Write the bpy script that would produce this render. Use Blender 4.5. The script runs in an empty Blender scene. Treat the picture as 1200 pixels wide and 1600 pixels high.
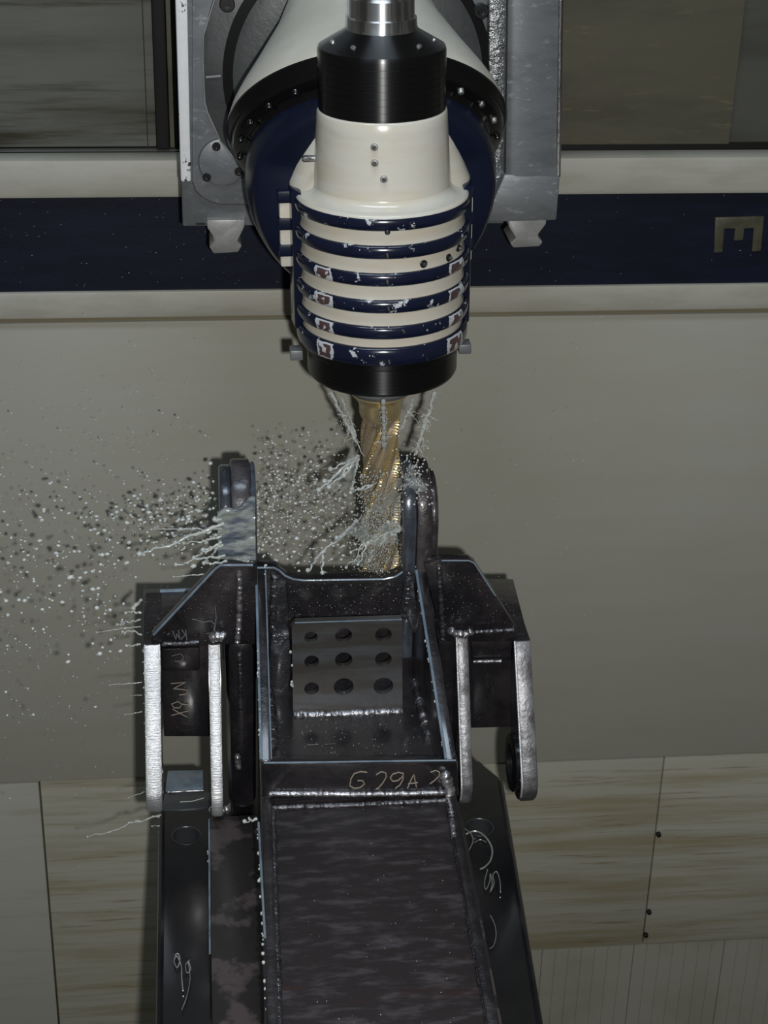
import bpy, bmesh, math, random
import numpy as np
from mathutils import Vector, Matrix
from mathutils.geometry import delaunay_2d_cdt
from math import sin, cos, pi, radians, atan2, sqrt

# ------------------------------------------------------------------ camera, world, lights, exposure
S = bpy.context.scene
COL = S.collection
CAM_POS = Vector((-0.31, -2.85617, 1.03861))
CAM_ROT = Matrix(((0.994651, 0.025207, -0.100165), (-0.100582, 0.456903, -0.883812), (0.023487, 0.889159, 0.456994)))
cam_data = bpy.data.cameras.new('camera')
cam = bpy.data.objects.new('camera', cam_data)
COL.objects.link(cam)
cam_data.sensor_fit = 'VERTICAL'
cam_data.sensor_height = 36.0
cam_data.lens = 36.0 * 2724.0 / 1600.0
cam_data.clip_start = 0.05
cam_data.clip_end = 60
cam.matrix_world = Matrix.Translation(CAM_POS) @ CAM_ROT.to_4x4()
S.camera = cam

S.view_settings.view_transform = 'Standard'
S.view_settings.look = 'None'
S.view_settings.gamma = 1.0
S.view_settings.use_curve_mapping = False
S.view_settings.exposure = 0.0

W = bpy.data.worlds.new('dim_workshop')
S.world = W
W.use_nodes = True
W.node_tree.nodes['Background'].inputs[0].default_value = (1.0, 0.95, 0.82, 1)
W.node_tree.nodes['Background'].inputs[1].default_value = 0.045

def lamp(name, kind, loc, energy, color, **kw):
    d = bpy.data.lights.new(name, kind)
    d.energy = energy
    d.color = color
    for k, v in kw.items():
        setattr(d, k, v)
    o = bpy.data.objects.new(name, d)
    COL.objects.link(o)
    o.location = loc
    return o

# the camera's own flash, a hand's width to the right of and a little below the lens
flash = lamp('camera_flash', 'SPOT', CAM_POS + CAM_ROT @ Vector((0.075, -0.06, 0.0)), 228, (1.0, 0.99, 0.965),
             spot_size=radians(110), spot_blend=1.0, shadow_soft_size=0.018)
flash.rotation_euler = (CAM_ROT @ Matrix.Rotation(radians(-7), 3, 'Y') @ Matrix.Rotation(radians(-4), 3, 'X')).to_euler()
# the machine's fluorescent work lamp above the table
work = lamp('work_lamp', 'AREA', (-0.25, -0.75, 2.3), 27, (0.72, 0.86, 1.0), shape='RECTANGLE', size=1.5, size_y=0.5)

# ------------------------------------------------------------------ materials
def mat(name, base, rough=0.5, metal=0.0, base2=None, vscale=8.0, stretch=(1, 1, 1), vlo=0.4, vhi=0.65, detail=6.0,
        rough2=None, bump=0.0, bscale=120.0, bstretch=None, coat=0.0, base3=None, v3=(0.55, 0.7), scale3=3.0,
        stretch3=(1, 1, 1), spec=0.5, coat_rough=0.12, trans=0.0):
    m = bpy.data.materials.new(name)
    m.use_nodes = True
    nt = m.node_tree
    N, L = nt.nodes, nt.links
    b = N['Principled BSDF']
    b.inputs['Base Color'].default_value = (*base, 1)
    b.inputs['Roughness'].default_value = rough
    b.inputs['Metallic'].default_value = metal
    b.inputs['Coat Weight'].default_value = coat
    b.inputs['Coat Roughness'].default_value = coat_rough
    b.inputs['Specular IOR Level'].default_value = spec
    b.inputs['Transmission Weight'].default_value = trans
    tc = N.new('ShaderNodeTexCoord')
    def noise(scale, st, det=6.0, rgh=0.6):
        mp = N.new('ShaderNodeMapping')
        mp.inputs['Scale'].default_value = st
        L.new(tc.outputs['Object'], mp.inputs['Vector'])
        n = N.new('ShaderNodeTexNoise')
        n.inputs['Scale'].default_value = scale
        n.inputs['Detail'].default_value = det
        n.inputs['Roughness'].default_value = rgh
        L.new(mp.outputs[0], n.inputs['Vector'])
        return n.outputs['Fac']
    def ramp(sock, lo, hi):
        r = N.new('ShaderNodeMapRange')
        r.interpolation_type = 'SMOOTHSTEP'
        r.inputs['From Min'].default_value = lo
        r.inputs['From Max'].default_value = hi
        L.new(sock, r.inputs['Value'])
        return r.outputs[0]
    col = None
    if base2 is not None:
        f = ramp(noise(vscale, stretch, detail), vlo, vhi)
        mx = N.new('ShaderNodeMix'); mx.data_type = 'RGBA'
        mx.inputs['A'].default_value = (*base, 1); mx.inputs['B'].default_value = (*base2, 1)
        L.new(f, mx.inputs['Factor'])
        col = mx.outputs['Result']
        if rough2 is not None:
            mr = N.new('ShaderNodeMix')
            mr.inputs['A'].default_value = rough; mr.inputs['B'].default_value = rough2
            L.new(f, mr.inputs['Factor'])
            L.new(mr.outputs['Result'], b.inputs['Roughness'])
    if base3 is not None:
        f3 = ramp(noise(scale3, stretch3, 7.0, 0.65), *v3)
        m3 = N.new('ShaderNodeMix'); m3.data_type = 'RGBA'
        if col: L.new(col, m3.inputs['A'])
        else: m3.inputs['A'].default_value = (*base, 1)
        m3.inputs['B'].default_value = (*base3, 1)
        L.new(f3, m3.inputs['Factor'])
        col = m3.outputs['Result']
    if col: L.new(col, b.inputs['Base Color'])
    if bump:
        bp = N.new('ShaderNodeBump')
        bp.inputs['Strength'].default_value = bump
        bp.inputs['Distance'].default_value = 0.004
        L.new(noise(bscale, bstretch or (1, 1, 1), 4.0), bp.inputs['Height'])
        L.new(bp.outputs[0], b.inputs['Normal'])
    m['io'] = 1
    return m

M = {}
M['wall'] = mat('beige_guard_paint', (0.42, 0.42, 0.365), 0.62, base2=(0.40, 0.39, 0.325), vscale=3.0, stretch=(0.8, 1, 4.0), vlo=0.25, vhi=0.8,
                base3=(0.34, 0.33, 0.275), scale3=170, stretch3=(0.5, 1, 1), v3=(0.55, 0.85), bump=0.05, bscale=400)
M['rail'] = mat('cream_rail_paint', (0.47, 0.46, 0.40), 0.5, base2=(0.41, 0.40, 0.335), vscale=5, stretch=(1, 1, 5), bump=0.05, bscale=300)
M['stained'] = mat('stained_guard_paint', (0.45, 0.445, 0.375), 0.6, base2=(0.33, 0.295, 0.19), vscale=2.2, stretch=(0.5, 1, 8.0), vlo=0.42, vhi=0.68,
                   base3=(0.20, 0.13, 0.052), scale3=3.4, stretch3=(0.9, 1, 22.0), v3=(0.53, 0.76), bump=0.05, bscale=300)
M['cleaner'] = mat('pale_guard_paint', (0.43, 0.435, 0.38), 0.6, base2=(0.36, 0.345, 0.26), vscale=3, stretch=(0.6, 1, 8), vlo=0.5, vhi=0.75, bump=0.05, bscale=300)
M['navyband'] = mat('navy_band_paint', (0.0030, 0.0052, 0.0165), 0.55, base2=(0.0045, 0.0080, 0.024), vscale=30, stretch=(0.2, 1, 1), bump=0.1, bscale=200, spec=0.3)
M['lugmid'] = mat('grey_brown_lug_face', (0.046, 0.042, 0.048), 0.32, 0.15, base2=(0.10, 0.095, 0.105), vscale=22, bump=0.3, bscale=80, coat=0.3)
M['groove'] = mat('dirty_groove', (0.21, 0.18, 0.11), 0.6)
M['door'] = mat('grey_door_steel', (0.16, 0.165, 0.145), 0.45, 0.0, base2=(0.10, 0.10, 0.085), vscale=2.2, stretch=(0.6, 1, 5), vlo=0.4, vhi=0.7,
                base3=(0.040, 0.034, 0.019), scale3=3.0, stretch3=(0.35, 1, 6.0), v3=(0.49, 0.68), bump=0.08, bscale=300)
M['door_right'] = mat('olive_door_steel', (0.125, 0.118, 0.085), 0.5, 0.0, base2=(0.085, 0.08, 0.06), vscale=2.2, stretch=(0.8, 1, 3),
                      base3=(0.21, 0.18, 0.10), scale3=9.0, stretch3=(1.0, 1, 7.0), v3=(0.58, 0.74), bump=0.1, bscale=300)  # warm streaks paint a gold reflection into the steel
M['door_far'] = mat('far_door_steel', (0.085, 0.088, 0.074), 0.5, base2=(0.06, 0.062, 0.05), vscale=2.5, stretch=(0.6, 1, 5))
M['black'] = mat('black_rubber', (0.006, 0.006, 0.006), 0.6)
M['cream'] = mat('cream_enamel', (0.63, 0.61, 0.545), 0.24, base2=(0.60, 0.56, 0.46), vscale=7, stretch=(1, 1, 5), bump=0.03, bscale=60, coat=0.3,
                 base3=(0.48, 0.45, 0.37), scale3=9, stretch3=(0.6, 0.6, 6), v3=(0.62, 0.85))
M['cream_dull'] = mat('cream_cone_enamel', (0.60, 0.575, 0.495), 0.35, base2=(0.50, 0.475, 0.40), vscale=5, bump=0.04, bscale=80)
M['navy'] = mat('navy_enamel', (0.0070, 0.0105, 0.030), 0.2, base2=(0.0055, 0.0085, 0.024), vscale=9, coat=0.4, bump=0.05, bscale=40)
M['navy_body'] = mat('navy_body_enamel', (0.0058, 0.0092, 0.026), 0.3, base2=(0.0045, 0.007, 0.019), vscale=6, bump=0.12, bscale=25, coat=0.15)
M['blackgloss'] = mat('black_oxide_steel', (0.0045, 0.0045, 0.005), 0.17, 0.0, spec=0.7, bump=0.45, bscale=520, bstretch=(0.02, 0.02, 1))
M['ring_black'] = mat('black_swivel_ring', (0.004, 0.004, 0.0045), 0.22, bump=0.05, bscale=60)
M['chrome'] = mat('bright_turned_steel', (0.66, 0.66, 0.65), 0.2, 0.85, base2=(0.16, 0.155, 0.15), vscale=34, stretch=(1, 1, 0.04), vlo=0.42, vhi=0.62, bump=0.5, bscale=700, bstretch=(0.03, 0.03, 1))  # dark streaks paint reflections into the turned steel
M['steel'] = mat('ground_steel', (0.205, 0.215, 0.225), 0.40, 0.35, base2=(0.145, 0.155, 0.163), vscale=7, stretch=(1, 1, 3), rough2=0.5,
                 base3=(0.34, 0.36, 0.38), scale3=42, stretch3=(1, 1, 2.2), v3=(0.56, 0.74), bump=0.06, bscale=260)  # pale mottling paints the highlights on scratches
M['steel_dark'] = mat('dark_ground_steel', (0.075, 0.079, 0.08), 0.4, 0.35, base2=(0.05, 0.053, 0.055), vscale=10, bump=0.1, bscale=120)
M['steel_wet'] = mat('wet_crinkled_steel', (0.30, 0.31, 0.32), 0.22, 0.75, base2=(0.16, 0.165, 0.17), vscale=60, bump=0.8, bscale=110)
M['worn_glare'] = mat('worn_glare_edge', (0.93, 0.94, 0.95), 0.3, 0.1, base2=(0.84, 0.85, 0.88), vscale=8, stretch=(1, 1, 2),
                      base3=(0.06, 0.06, 0.07), scale3=24, stretch3=(1.5, 1, 1.4), v3=(0.605, 0.635))  # white paints the bevel's reflected light; dark ticks are scratches
M['dovetail'] = mat('pale_cast_steel', (0.34, 0.34, 0.33), 0.42, 0.25, base2=(0.26, 0.26, 0.25), vscale=14, bump=0.1, bscale=90)
M['bolt'] = mat('black_bolt', (0.018, 0.018, 0.02), 0.3, 0.3)
M['gold'] = mat('gold_coated_carbide', (0.74, 0.59, 0.31), 0.26, 0.7, base2=(0.50, 0.41, 0.25), vscale=18, rough2=0.36)
M['flute'] = mat('tan_flute', (0.46, 0.385, 0.275), 0.34, 0.45, base2=(0.24, 0.195, 0.135), vscale=24, stretch=(1, 1, 0.6), vlo=0.35, vhi=0.7, rough2=0.45)
M['brass'] = mat('dull_brass_letter', (0.105, 0.10, 0.066), 0.5, 0.2, base2=(0.075, 0.075, 0.05), vscale=30)
M['scale'] = mat('wet_mill_scale', (0.011, 0.0098, 0.012), 0.30, 0.0, base2=(0.021, 0.0175, 0.020), vscale=10, rough2=0.5, bump=0.5, bscale=48, coat=0.7,
                 base3=(0.055, 0.055, 0.066), scale3=34, v3=(0.62, 0.80), coat_rough=0.13)
M['plate'] = mat('rusty_streaked_plate', (0.022, 0.0175, 0.0185), 0.5, 0.0, base2=(0.066, 0.058, 0.065), vscale=15, stretch=(1.1, 3.6, 1), vlo=0.46, vhi=0.70, detail=12, bump=0.15, bscale=120,
                 base3=(0.038, 0.016, 0.014), scale3=7, stretch3=(1, 4, 1), v3=(0.56, 0.75), coat=0.1, coat_rough=0.3)
M['ledge'] = mat('patchy_ledge_plate', (0.022, 0.019, 0.0195), 0.42, 0.0, base2=(0.078, 0.063, 0.065), vscale=8, vlo=0.52, vhi=0.58, bump=0.15, bscale=90, coat=0.15, coat_rough=0.3)
M['blackwet'] = mat('wet_black_flange', (0.0065, 0.0068, 0.0082), 0.2, 0.0, base2=(0.012, 0.012, 0.0135), vscale=8, bump=0.1, bscale=40, coat=0.4)
M['groundedge'] = mat('ground_bright_edge', (0.95, 0.97, 1.0), 0.40, 0.75, base2=(0.70, 0.72, 0.77), vscale=16, stretch=(1, 1, 0.6), vlo=0.5, vhi=0.7, bump=0.55, bscale=420, bstretch=(0.10, 1, 1))
M['dulledge'] = mat('ground_dull_edge', (0.34, 0.34, 0.36), 0.45, 0.6, base2=(0.15, 0.148, 0.155), vscale=22, bump=0.6, bscale=60)
M['sheen'] = mat('coolant_sheen_edge', (0.20, 0.265, 0.33), 0.22, 0.0, base2=(0.13, 0.175, 0.23), vscale=25, coat=0.4, bump=0.1, bscale=90)  # pale blue paints the lit sheen of coolant-wet edges
M['lug'] = mat('coolant_wet_lug', (0.036, 0.041, 0.053), 0.24, 0.2, base2=(0.095, 0.115, 0.15), vscale=14, stretch=(1, 1, 0.6), bump=0.2, bscale=60, coat=0.4)
M['lugbrown'] = mat('brown_lug_face', (0.028, 0.023, 0.025), 0.34, 0.1, base2=(0.062, 0.053, 0.056), vscale=24, bump=0.3, bscale=90, coat=0.3)
M['perf'] = mat('greyed_perforated_plate', (0.094, 0.099, 0.106), 0.42, 0.3, base2=(0.062, 0.058, 0.053), vscale=6, stretch=(0.7, 1, 5), vlo=0.4, vhi=0.62, bump=0.1, bscale=120, coat=0.15)
M['weld'] = mat('wet_weld_bead', (0.55, 0.55, 0.58), 0.24, 0.8, base2=(0.22, 0.215, 0.23), vscale=90, bump=0.5, bscale=160)
M['welddark'] = mat('dark_weld_bead', (0.14, 0.14, 0.155), 0.16, 0.7, base2=(0.05, 0.05, 0.055), vscale=80, bump=0.6, bscale=150, coat=0.3)
M['spatter'] = mat('wet_weld_spatter', (0.045, 0.046, 0.054), 0.16, 0.45, base2=(0.13, 0.135, 0.15), vscale=45, vlo=0.5, vhi=0.7, bump=1.0, bscale=95, coat=0.4)
M['chalk'] = mat('tan_chalk', (0.30, 0.255, 0.20), 0.9)
M['chalkgrey'] = mat('grey_chalk', (0.16, 0.165, 0.175), 0.9)
M['coolant'] = mat('milky_coolant', (0.58, 0.61, 0.58), 0.14, base2=(0.50, 0.54, 0.53), vscale=30, spec=0.6, trans=0.12)
M['coolant_thin'] = mat('thin_coolant_sheet', (0.30, 0.335, 0.32), 0.16, base2=(0.085, 0.11, 0.15), vscale=20, stretch=(1, 1, 3.2), vlo=0.42, vhi=0.62, bump=0.4, bscale=30, spec=0.6)
M['spray'] = mat('coolant_spray', (0.64, 0.68, 0.66), 0.25, spec=0.5)
M['veil'] = mat('thin_coolant_film', (0.46, 0.50, 0.49), 0.18, spec=0.6, bump=0.5, bscale=90)
M['veil'].node_tree.nodes['Principled BSDF'].inputs['Alpha'].default_value = 0.30
M['chip'] = mat('bright_swarf', (0.75, 0.75, 0.76), 0.28, 0.8)
M['floor'] = mat('dark_floor', (0.05, 0.05, 0.045), 0.6)
M['ribbed'] = mat('ribbed_guard', (0.40, 0.40, 0.34), 0.6, base2=(0.35, 0.345, 0.28), vscale=4)

def turned(m, an, rough):
    nt = m.node_tree; b = nt.nodes['Principled BSDF']
    t = nt.nodes.new('ShaderNodeTangent'); t.direction_type = 'RADIAL'; t.axis = 'Z'
    nt.links.new(t.outputs[0], b.inputs['Tangent'])
    b.inputs['Anisotropic'].default_value = an
    b.inputs['Anisotropic Rotation'].default_value = 0.25
    b.inputs['Roughness'].default_value = rough
M['blackgloss'] = mat('black_oxide_steel', (0.0045, 0.0045, 0.005), 0.3, 0.0, spec=0.9)
M['chrome_turned'] = mat('turned_cap_steel', (0.66, 0.66, 0.65), 0.3, 0.95, base2=(0.30, 0.295, 0.285), vscale=40, stretch=(1, 1, 0.03), vlo=0.45, vhi=0.6)  # light and dark streaks in the colour paint the cap's reflections
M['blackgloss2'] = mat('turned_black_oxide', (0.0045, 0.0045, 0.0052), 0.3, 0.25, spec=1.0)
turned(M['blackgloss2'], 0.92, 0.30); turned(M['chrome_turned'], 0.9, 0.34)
M['bore'] = mat('wet_hole_bore', (0.16, 0.17, 0.185), 0.3, 0.8)
def chipped(m):
    """worn paint of the head's ribs: rubbed-through windows at the two sides, splashes of bare metal at the front"""
    m = m.copy(); m.name = 'navy_enamel_chipped'
    nt = m.node_tree; N, L = nt.nodes, nt.links
    b = N['Principled BSDF']
    base = b.inputs['Base Color'].links[0].from_socket
    tc = N.new('ShaderNodeTexCoord'); sp = N.new('ShaderNodeSeparateXYZ'); L.new(tc.outputs['Object'], sp.inputs[0])
    def mth(op, a, c=None):
        n = N.new('ShaderNodeMath'); n.operation = op
        for i, v in enumerate((a, c)):
            if v is None: continue
            if isinstance(v, (int, float)): n.inputs[i].default_value = v
            else: L.new(v, n.inputs[i])
        return n.outputs[0]
    ang = mth('ARCTAN2', sp.outputs[0], mth('MULTIPLY', sp.outputs[1], -1.0))
    nz = N.new('ShaderNodeTexNoise'); nz.inputs['Scale'].default_value = 55; nz.inputs['Detail'].default_value = 5
    L.new(tc.outputs['Object'], nz.inputs['Vector'])
    nn = mth('MULTIPLY', mth('SUBTRACT', nz.outputs['Fac'], 0.5), 0.16)
    def win(a0, w):
        d = mth('ADD', mth('ABSOLUTE', mth('SUBTRACT', ang, a0)), nn)
        return mth('LESS_THAN', d, w)
    zz = mth('LESS_THAN', sp.outputs[2], 0.1384+0.0)
    rad = mth('ADD', mth('SQRT', mth('ADD', mth('MULTIPLY', sp.outputs[0], sp.outputs[0]), mth('MULTIPLY', sp.outputs[1], sp.outputs[1]))), mth('MULTIPLY', nn, 0.012))
    low = mth('LESS_THAN', sp.outputs[2], 0.0965)
    outer = mth('MULTIPLY', mth('MULTIPLY', mth('MAXIMUM', win(-0.82, 0.125), win(0.92, 0.16)), low), mth('GREATER_THAN', rad, 0.1466))
    inner = mth('MULTIPLY', mth('MULTIPLY', mth('MAXIMUM', win(-0.82, 0.095), win(0.92, 0.13)), low), mth('GREATER_THAN', rad, 0.1483))
    n2 = N.new('ShaderNodeTexNoise'); n2.inputs['Scale'].default_value = 34; n2.inputs['Detail'].default_value = 6; n2.inputs['Roughness'].default_value = 0.7
    mp = N.new('ShaderNodeMapping'); mp.inputs['Location'].default_value = (3.1, 1.7, 0.4); L.new(tc.outputs['Object'], mp.inputs[0]); L.new(mp.outputs[0], n2.inputs['Vector'])
    spl = mth('GREATER_THAN', n2.outputs['Fac'], 0.612)
    def mix(a, fac, c):
        x = N.new('ShaderNodeMix'); x.data_type = 'RGBA'
        L.new(a, x.inputs['A']); L.new(fac, x.inputs['Factor']); x.inputs['B'].default_value = (*c, 1)
        return x.outputs['Result']
    c = mix(base, mth('MAXIMUM', outer, spl), (0.50, 0.53, 0.56))
    c = mix(c, mth('MULTIPLY', inner, mth('GREATER_THAN', nz.outputs['Fac'], 0.44)), (0.085, 0.05, 0.052))
    L.new(c, b.inputs['Base Color'])
    return m
M['navy_chipped'] = chipped(M['navy'])

# ------------------------------------------------------------------ mesh helpers
def empty(name, loc, label, cat, rot=(0, 0, 0)):
    o = bpy.data.objects.new(name, None)
    COL.objects.link(o)
    o.location = loc; o.rotation_euler = rot
    o.empty_display_size = 0.05
    o['label'] = label; o['category'] = cat
    return o

def root_loc(p):
    while p.parent is not None: p = p.parent
    return Vector((0, 0, 0)) if p.get('local') else Vector(p.location)

def obj(name, verts, faces, m, parent=None, smooth=35, label=None, cat=None, kind=None, group=None):
    me = bpy.data.meshes.new(name)
    off = root_loc(parent) if parent is not None else Vector((0, 0, 0))
    me.from_pydata([tuple(Vector(v) - off) for v in verts], [], faces)
    return finish(name, me, m, parent, smooth, label, cat, kind, group)

def finish(name, me, m, parent=None, smooth=35, label=None, cat=None, kind=None, group=None):
    me.materials.append(m)
    me.validate()
    bm = bmesh.new(); bm.from_mesh(me)
    bmesh.ops.recalc_face_normals(bm, faces=bm.faces)
    bm.to_mesh(me); bm.free()
    if smooth:
        me.polygons.foreach_set('use_smooth', [True] * len(me.polygons))
        me.set_sharp_from_angle(angle=radians(smooth))
    o = bpy.data.objects.new(name, me)
    COL.objects.link(o)
    if parent is not None: o.parent = parent
    if label: o['label'] = label
    if cat: o['category'] = cat
    if kind: o['kind'] = kind
    if group: o['group'] = group
    return o

def inside(p, poly):
    x, y = p; r = False; n = len(poly)
    for i in range(n):
        x1, y1 = poly[i]; x2, y2 = poly[(i + 1) % n]
        if (y1 > y) != (y2 > y) and x < (x2 - x1) * (y - y1) / (y2 - y1) + x1: r = not r
    return r

def prism_vf(outline, a, b, fn, holes=()):
    """outline in 2D; fn(u, v, w) -> 3D; w runs a..b"""
    if not holes:
        n = len(outline)
        v = [fn(p[0], p[1], a) for p in outline] + [fn(p[0], p[1], b) for p in outline]
        f = [list(range(n))[::-1], list(range(n, 2 * n))] + [[i, (i + 1) % n, n + (i + 1) % n, n + i] for i in range(n)]
        return v, f
    pts, edges = [], []
    for loop in [outline, *holes]:
        s = len(pts); k = len(loop)
        pts += [Vector(p) for p in loop]
        edges += [(s + i, s + (i + 1) % k) for i in range(k)]
    r = delaunay_2d_cdt(pts, edges, [], 0, 1e-7)
    V, F = r[0], r[2]
    tri = []
    for f in F:
        c = sum((V[i] for i in f), Vector((0, 0))) / len(f)
        if inside(c, outline) and not any(inside(c, h) for h in holes): tri.append(list(f))
    n = len(V)
    v = [fn(p[0], p[1], a) for p in V] + [fn(p[0], p[1], b) for p in V]
    f = [t[::-1] for t in tri] + [[i + n for i in t] for t in tri]
    cnt = {}
    for t in tri:
        for i in range(3):
            e = (t[i], t[(i + 1) % 3])
            if (e[1], e[0]) in cnt: del cnt[(e[1], e[0])]
            else: cnt[e] = 1
    f += [[e[0], e[1], e[1] + n, e[0] + n] for e in cnt]
    return v, f

def bevel_obj(o, w, seg=2, ang=30):
    bm = bmesh.new(); bm.from_mesh(o.data)
    es = [e for e in bm.edges if len(e.link_faces) == 2 and e.calc_face_angle(0) > radians(ang)]
    bmesh.ops.bevel(bm, geom=es, offset=w, segments=seg, affect='EDGES', clamp_overlap=True, profile=0.5)
    bm.to_mesh(o.data); bm.free()
    o.data.polygons.foreach_set('use_smooth', [True] * len(o.data.polygons))
    o.data.set_sharp_from_angle(angle=radians(40))
    return o

XZ = lambda u, v, w: (u, w, v)      # outline in X-Z, thickness along Y
YZ = lambda u, v, w: (w, u, v)      # outline in Y-Z, thickness along X
XY = lambda u, v, w: (u, v, w)

def prism(name, outline, a, b, fn, m, parent=None, bev=0.003, holes=(), **kw):
    v, f = prism_vf(outline, a, b, fn, holes)
    o = obj(name, v, f, m, parent, **kw)
    if bev and not holes: bevel_obj(o, bev)
    return o

def box(name, x0, x1, y0, y1, z0, z1, m, parent=None, bev=0.003, **kw):
    return prism(name, [(x0, y0), (x1, y0), (x1, y1), (x0, y1)], z0, z1, XY, m, parent, bev, **kw)

def circ(cx, cy, r, n=32, ry=None):
    ry = ry or r
    return [(cx + r * cos(2 * pi * i / n), cy + ry * sin(2 * pi * i / n)) for i in range(n)]

def arc(cx, cy, r, a0, a1, n=12):
    return [(cx + r * cos(radians(a0 + (a1 - a0) * i / n)), cy + r * sin(radians(a0 + (a1 - a0) * i / n))) for i in range(n + 1)]

def lathe_vf(prof, n=96, o=(0, 0, 0), axis=(0, 0, 1)):
    a = Vector(axis).normalized()
    u = Vector((1, 0, 0)) if abs(a.x) < 0.9 else Vector((0, 1, 0))
    u = (u - a * u.dot(a)).normalized(); w = a.cross(u)
    V, F = [], []
    for r, t in prof:
        for i in range(n):
            th = 2 * pi * i / n
            V.append(Vector(o) + a * t + (u * cos(th) + w * sin(th)) * max(r, 1e-5))
    for j in range(len(prof) - 1):
        for i in range(n):
            F.append([j * n + i, j * n + (i + 1) % n, (j + 1) * n + (i + 1) % n, (j + 1) * n + i])
    F.append(list(range(n))); F.append([(len(prof) - 1) * n + i for i in range(n)][::-1])
    return V, F

def lathe(name, prof, m, parent=None, n=96, o=(0, 0, 0), axis=(0, 0, 1), smooth=40, **kw):
    v, f = lathe_vf(prof, n, o, axis)
    return obj(name, v, f, m, parent, smooth=smooth, **kw)

def tube_vf(pts, rad, n=8, flat=None):
    V, F = [], []
    pts = [Vector(p) for p in pts]
    rad = rad if hasattr(rad, '__len__') else [rad] * len(pts)
    prev = None
    for i, p in enumerate(pts):
        t = (pts[min(i + 1, len(pts) - 1)] - pts[max(i - 1, 0)])
        t = t.normalized() if t.length > 1e-9 else Vector((0, 0, 1))
        if prev is None:
            prev = t.orthogonal().normalized()
        u = prev - t * prev.dot(t)
        u = u.normalized() if u.length > 1e-6 else t.orthogonal().normalized()
        prev = u; w = t.cross(u)
        for k in range(n):
            a = 2 * pi * k / n
            V.append(p + (u * cos(a) + w * sin(a)) * rad[i])
    for i in range(len(pts) - 1):
        for k in range(n):
            F.append([i * n + k, i * n + (k + 1) % n, (i + 1) * n + (k + 1) % n, (i + 1) * n + k])
    F.append(list(range(n))[::-1]); F.append([(len(pts) - 1) * n + k for k in range(n)])
    return V, F

class Bag:
    """collects shells into one mesh"""
    def __init__(s): s.v = []; s.f = []
    def add(s, vf):
        n = len(s.v); s.v += [tuple(p) for p in vf[0]]; s.f += [[i + n for i in q] for q in vf[1]]
        return s
    def build(s, name, m, parent=None, **kw): return obj(name, s.v, s.f, m, parent, **kw)

def ball_template():
    bm = bmesh.new(); bmesh.ops.create_icosphere(bm, subdivisions=1, radius=1.0)
    v = [p.co.copy() for p in bm.verts]; f = [[q.index for q in p.verts] for p in bm.faces]
    bm.free(); return v, f
BALL = ball_template()
def ball_vf(c, r, sc=(1, 1, 1), tilt=0.0):
    ct, st = cos(tilt), sin(tilt)
    out = []
    for p in BALL[0]:
        x, y, z = p.x * r * sc[0], p.y * r * sc[1], p.z * r * sc[2]
        out.append((c[0] + x * ct - z * st, c[1] + y, c[2] + x * st + z * ct))
    return out, BALL[1]

def resample(pts, step):
    out = []
    for a, b in zip(pts[:-1], pts[1:]):
        a, b = Vector(a), Vector(b); n = max(1, int((b - a).length / step))
        out += [a.lerp(b, i / n) for i in range(n)]
    return out + [Vector(pts[-1])]

def weld(pts, r, parent, m='weld', seed=1, name='weld_bead', label=None):
    rnd = random.Random(seed)
    P = resample(pts, 0.0028)
    rad = [r * (0.78 + 0.30 * abs(sin(i * 0.95)) + rnd.uniform(-0.12, 0.12)) for i in range(len(P))]
    P = [p + Vector((rnd.uniform(-1, 1), rnd.uniform(-1, 1), rnd.uniform(-1, 1))) * r * 0.10 for p in P]
    return obj(name, *tube_vf(P, rad, 9), M[m], parent, smooth=60, label=label)

def wobble(a, b, n, amp, rnd, sag=0.0):
    a, b = Vector(a), Vector(b); out = []; off = Vector((0, 0, 0))
    for i in range(n + 1):
        t = i / n
        off = off * 0.75 + Vector((rnd.uniform(-1, 1), rnd.uniform(-1, 1), rnd.uniform(-1, 1))) * amp
        out.append(a.lerp(b, t) + off * min(1, 4 * t) - Vector((0, 0, sag * t * t)))
    return out

# ------------------------------------------------------------------ the setting: guards, doors and rails behind the machine
YW = 0.80
wall = empty('wall_back', (0.2, YW, -1.0), 'beige machine guard wall behind the workpiece', 'wall')
del wall['label'], wall['category']
wall['kind'] = 'structure'
def wallbox(name, x0, x1, y0, y1, z0, z1, m, parent=wall, bev=0.003, **kw): return box(name, x0, x1, y0, y1, z0, z1, M[m], parent, bev, **kw)
wallbox('panel', -2.6, 3.0, YW, YW + 0.03, -1.5917, -0.3622, 'wall', bev=0.004)
zj = -1.5937
zr = -2.2283
wallbox('panel', -2.6, -0.7521-0.002, YW + 0.004, YW + 0.034, -2.88, zj - 0.003, 'cleaner')
wallbox('panel', -0.7521+0.002, 0.28, YW + 0.009, YW + 0.039, -2.88, zj - 0.003, 'stained')
wallbox('panel', 0.283, 0.8594-0.0015, YW + 0.004, YW + 0.034, zr + 0.003, zj - 0.003, 'stained')
wallbox('panel', 0.8594+0.0015, 3.0, YW + 0.004, YW + 0.034, zr + 0.003, zj - 0.003, 'stained')
wallbox('backing_sheet', -2.6, 3.0, YW + 0.040, YW + 0.06, -2.9, 0.0, 'groove', bev=0)
for px, py in ((0.865, 0.8, -1.8445), (0.8638, 0.8, -2.1087), (0.8624, 0.8, -2.19))[0:0]: pass
for c in ((0.8667, 0.8, -1.8446), (0.8656, 0.8, -2.1089), (0.8642, 0.8, -2.1901)):
    lathe('bolt', [(0.0001, -0.0075), (0.0045, -0.0075), (0.0065, -0.005), (0.0072, 0.004)], M['bolt'], wall, 16, (c[0], YW, c[2]), (0, 1, 0))
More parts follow.
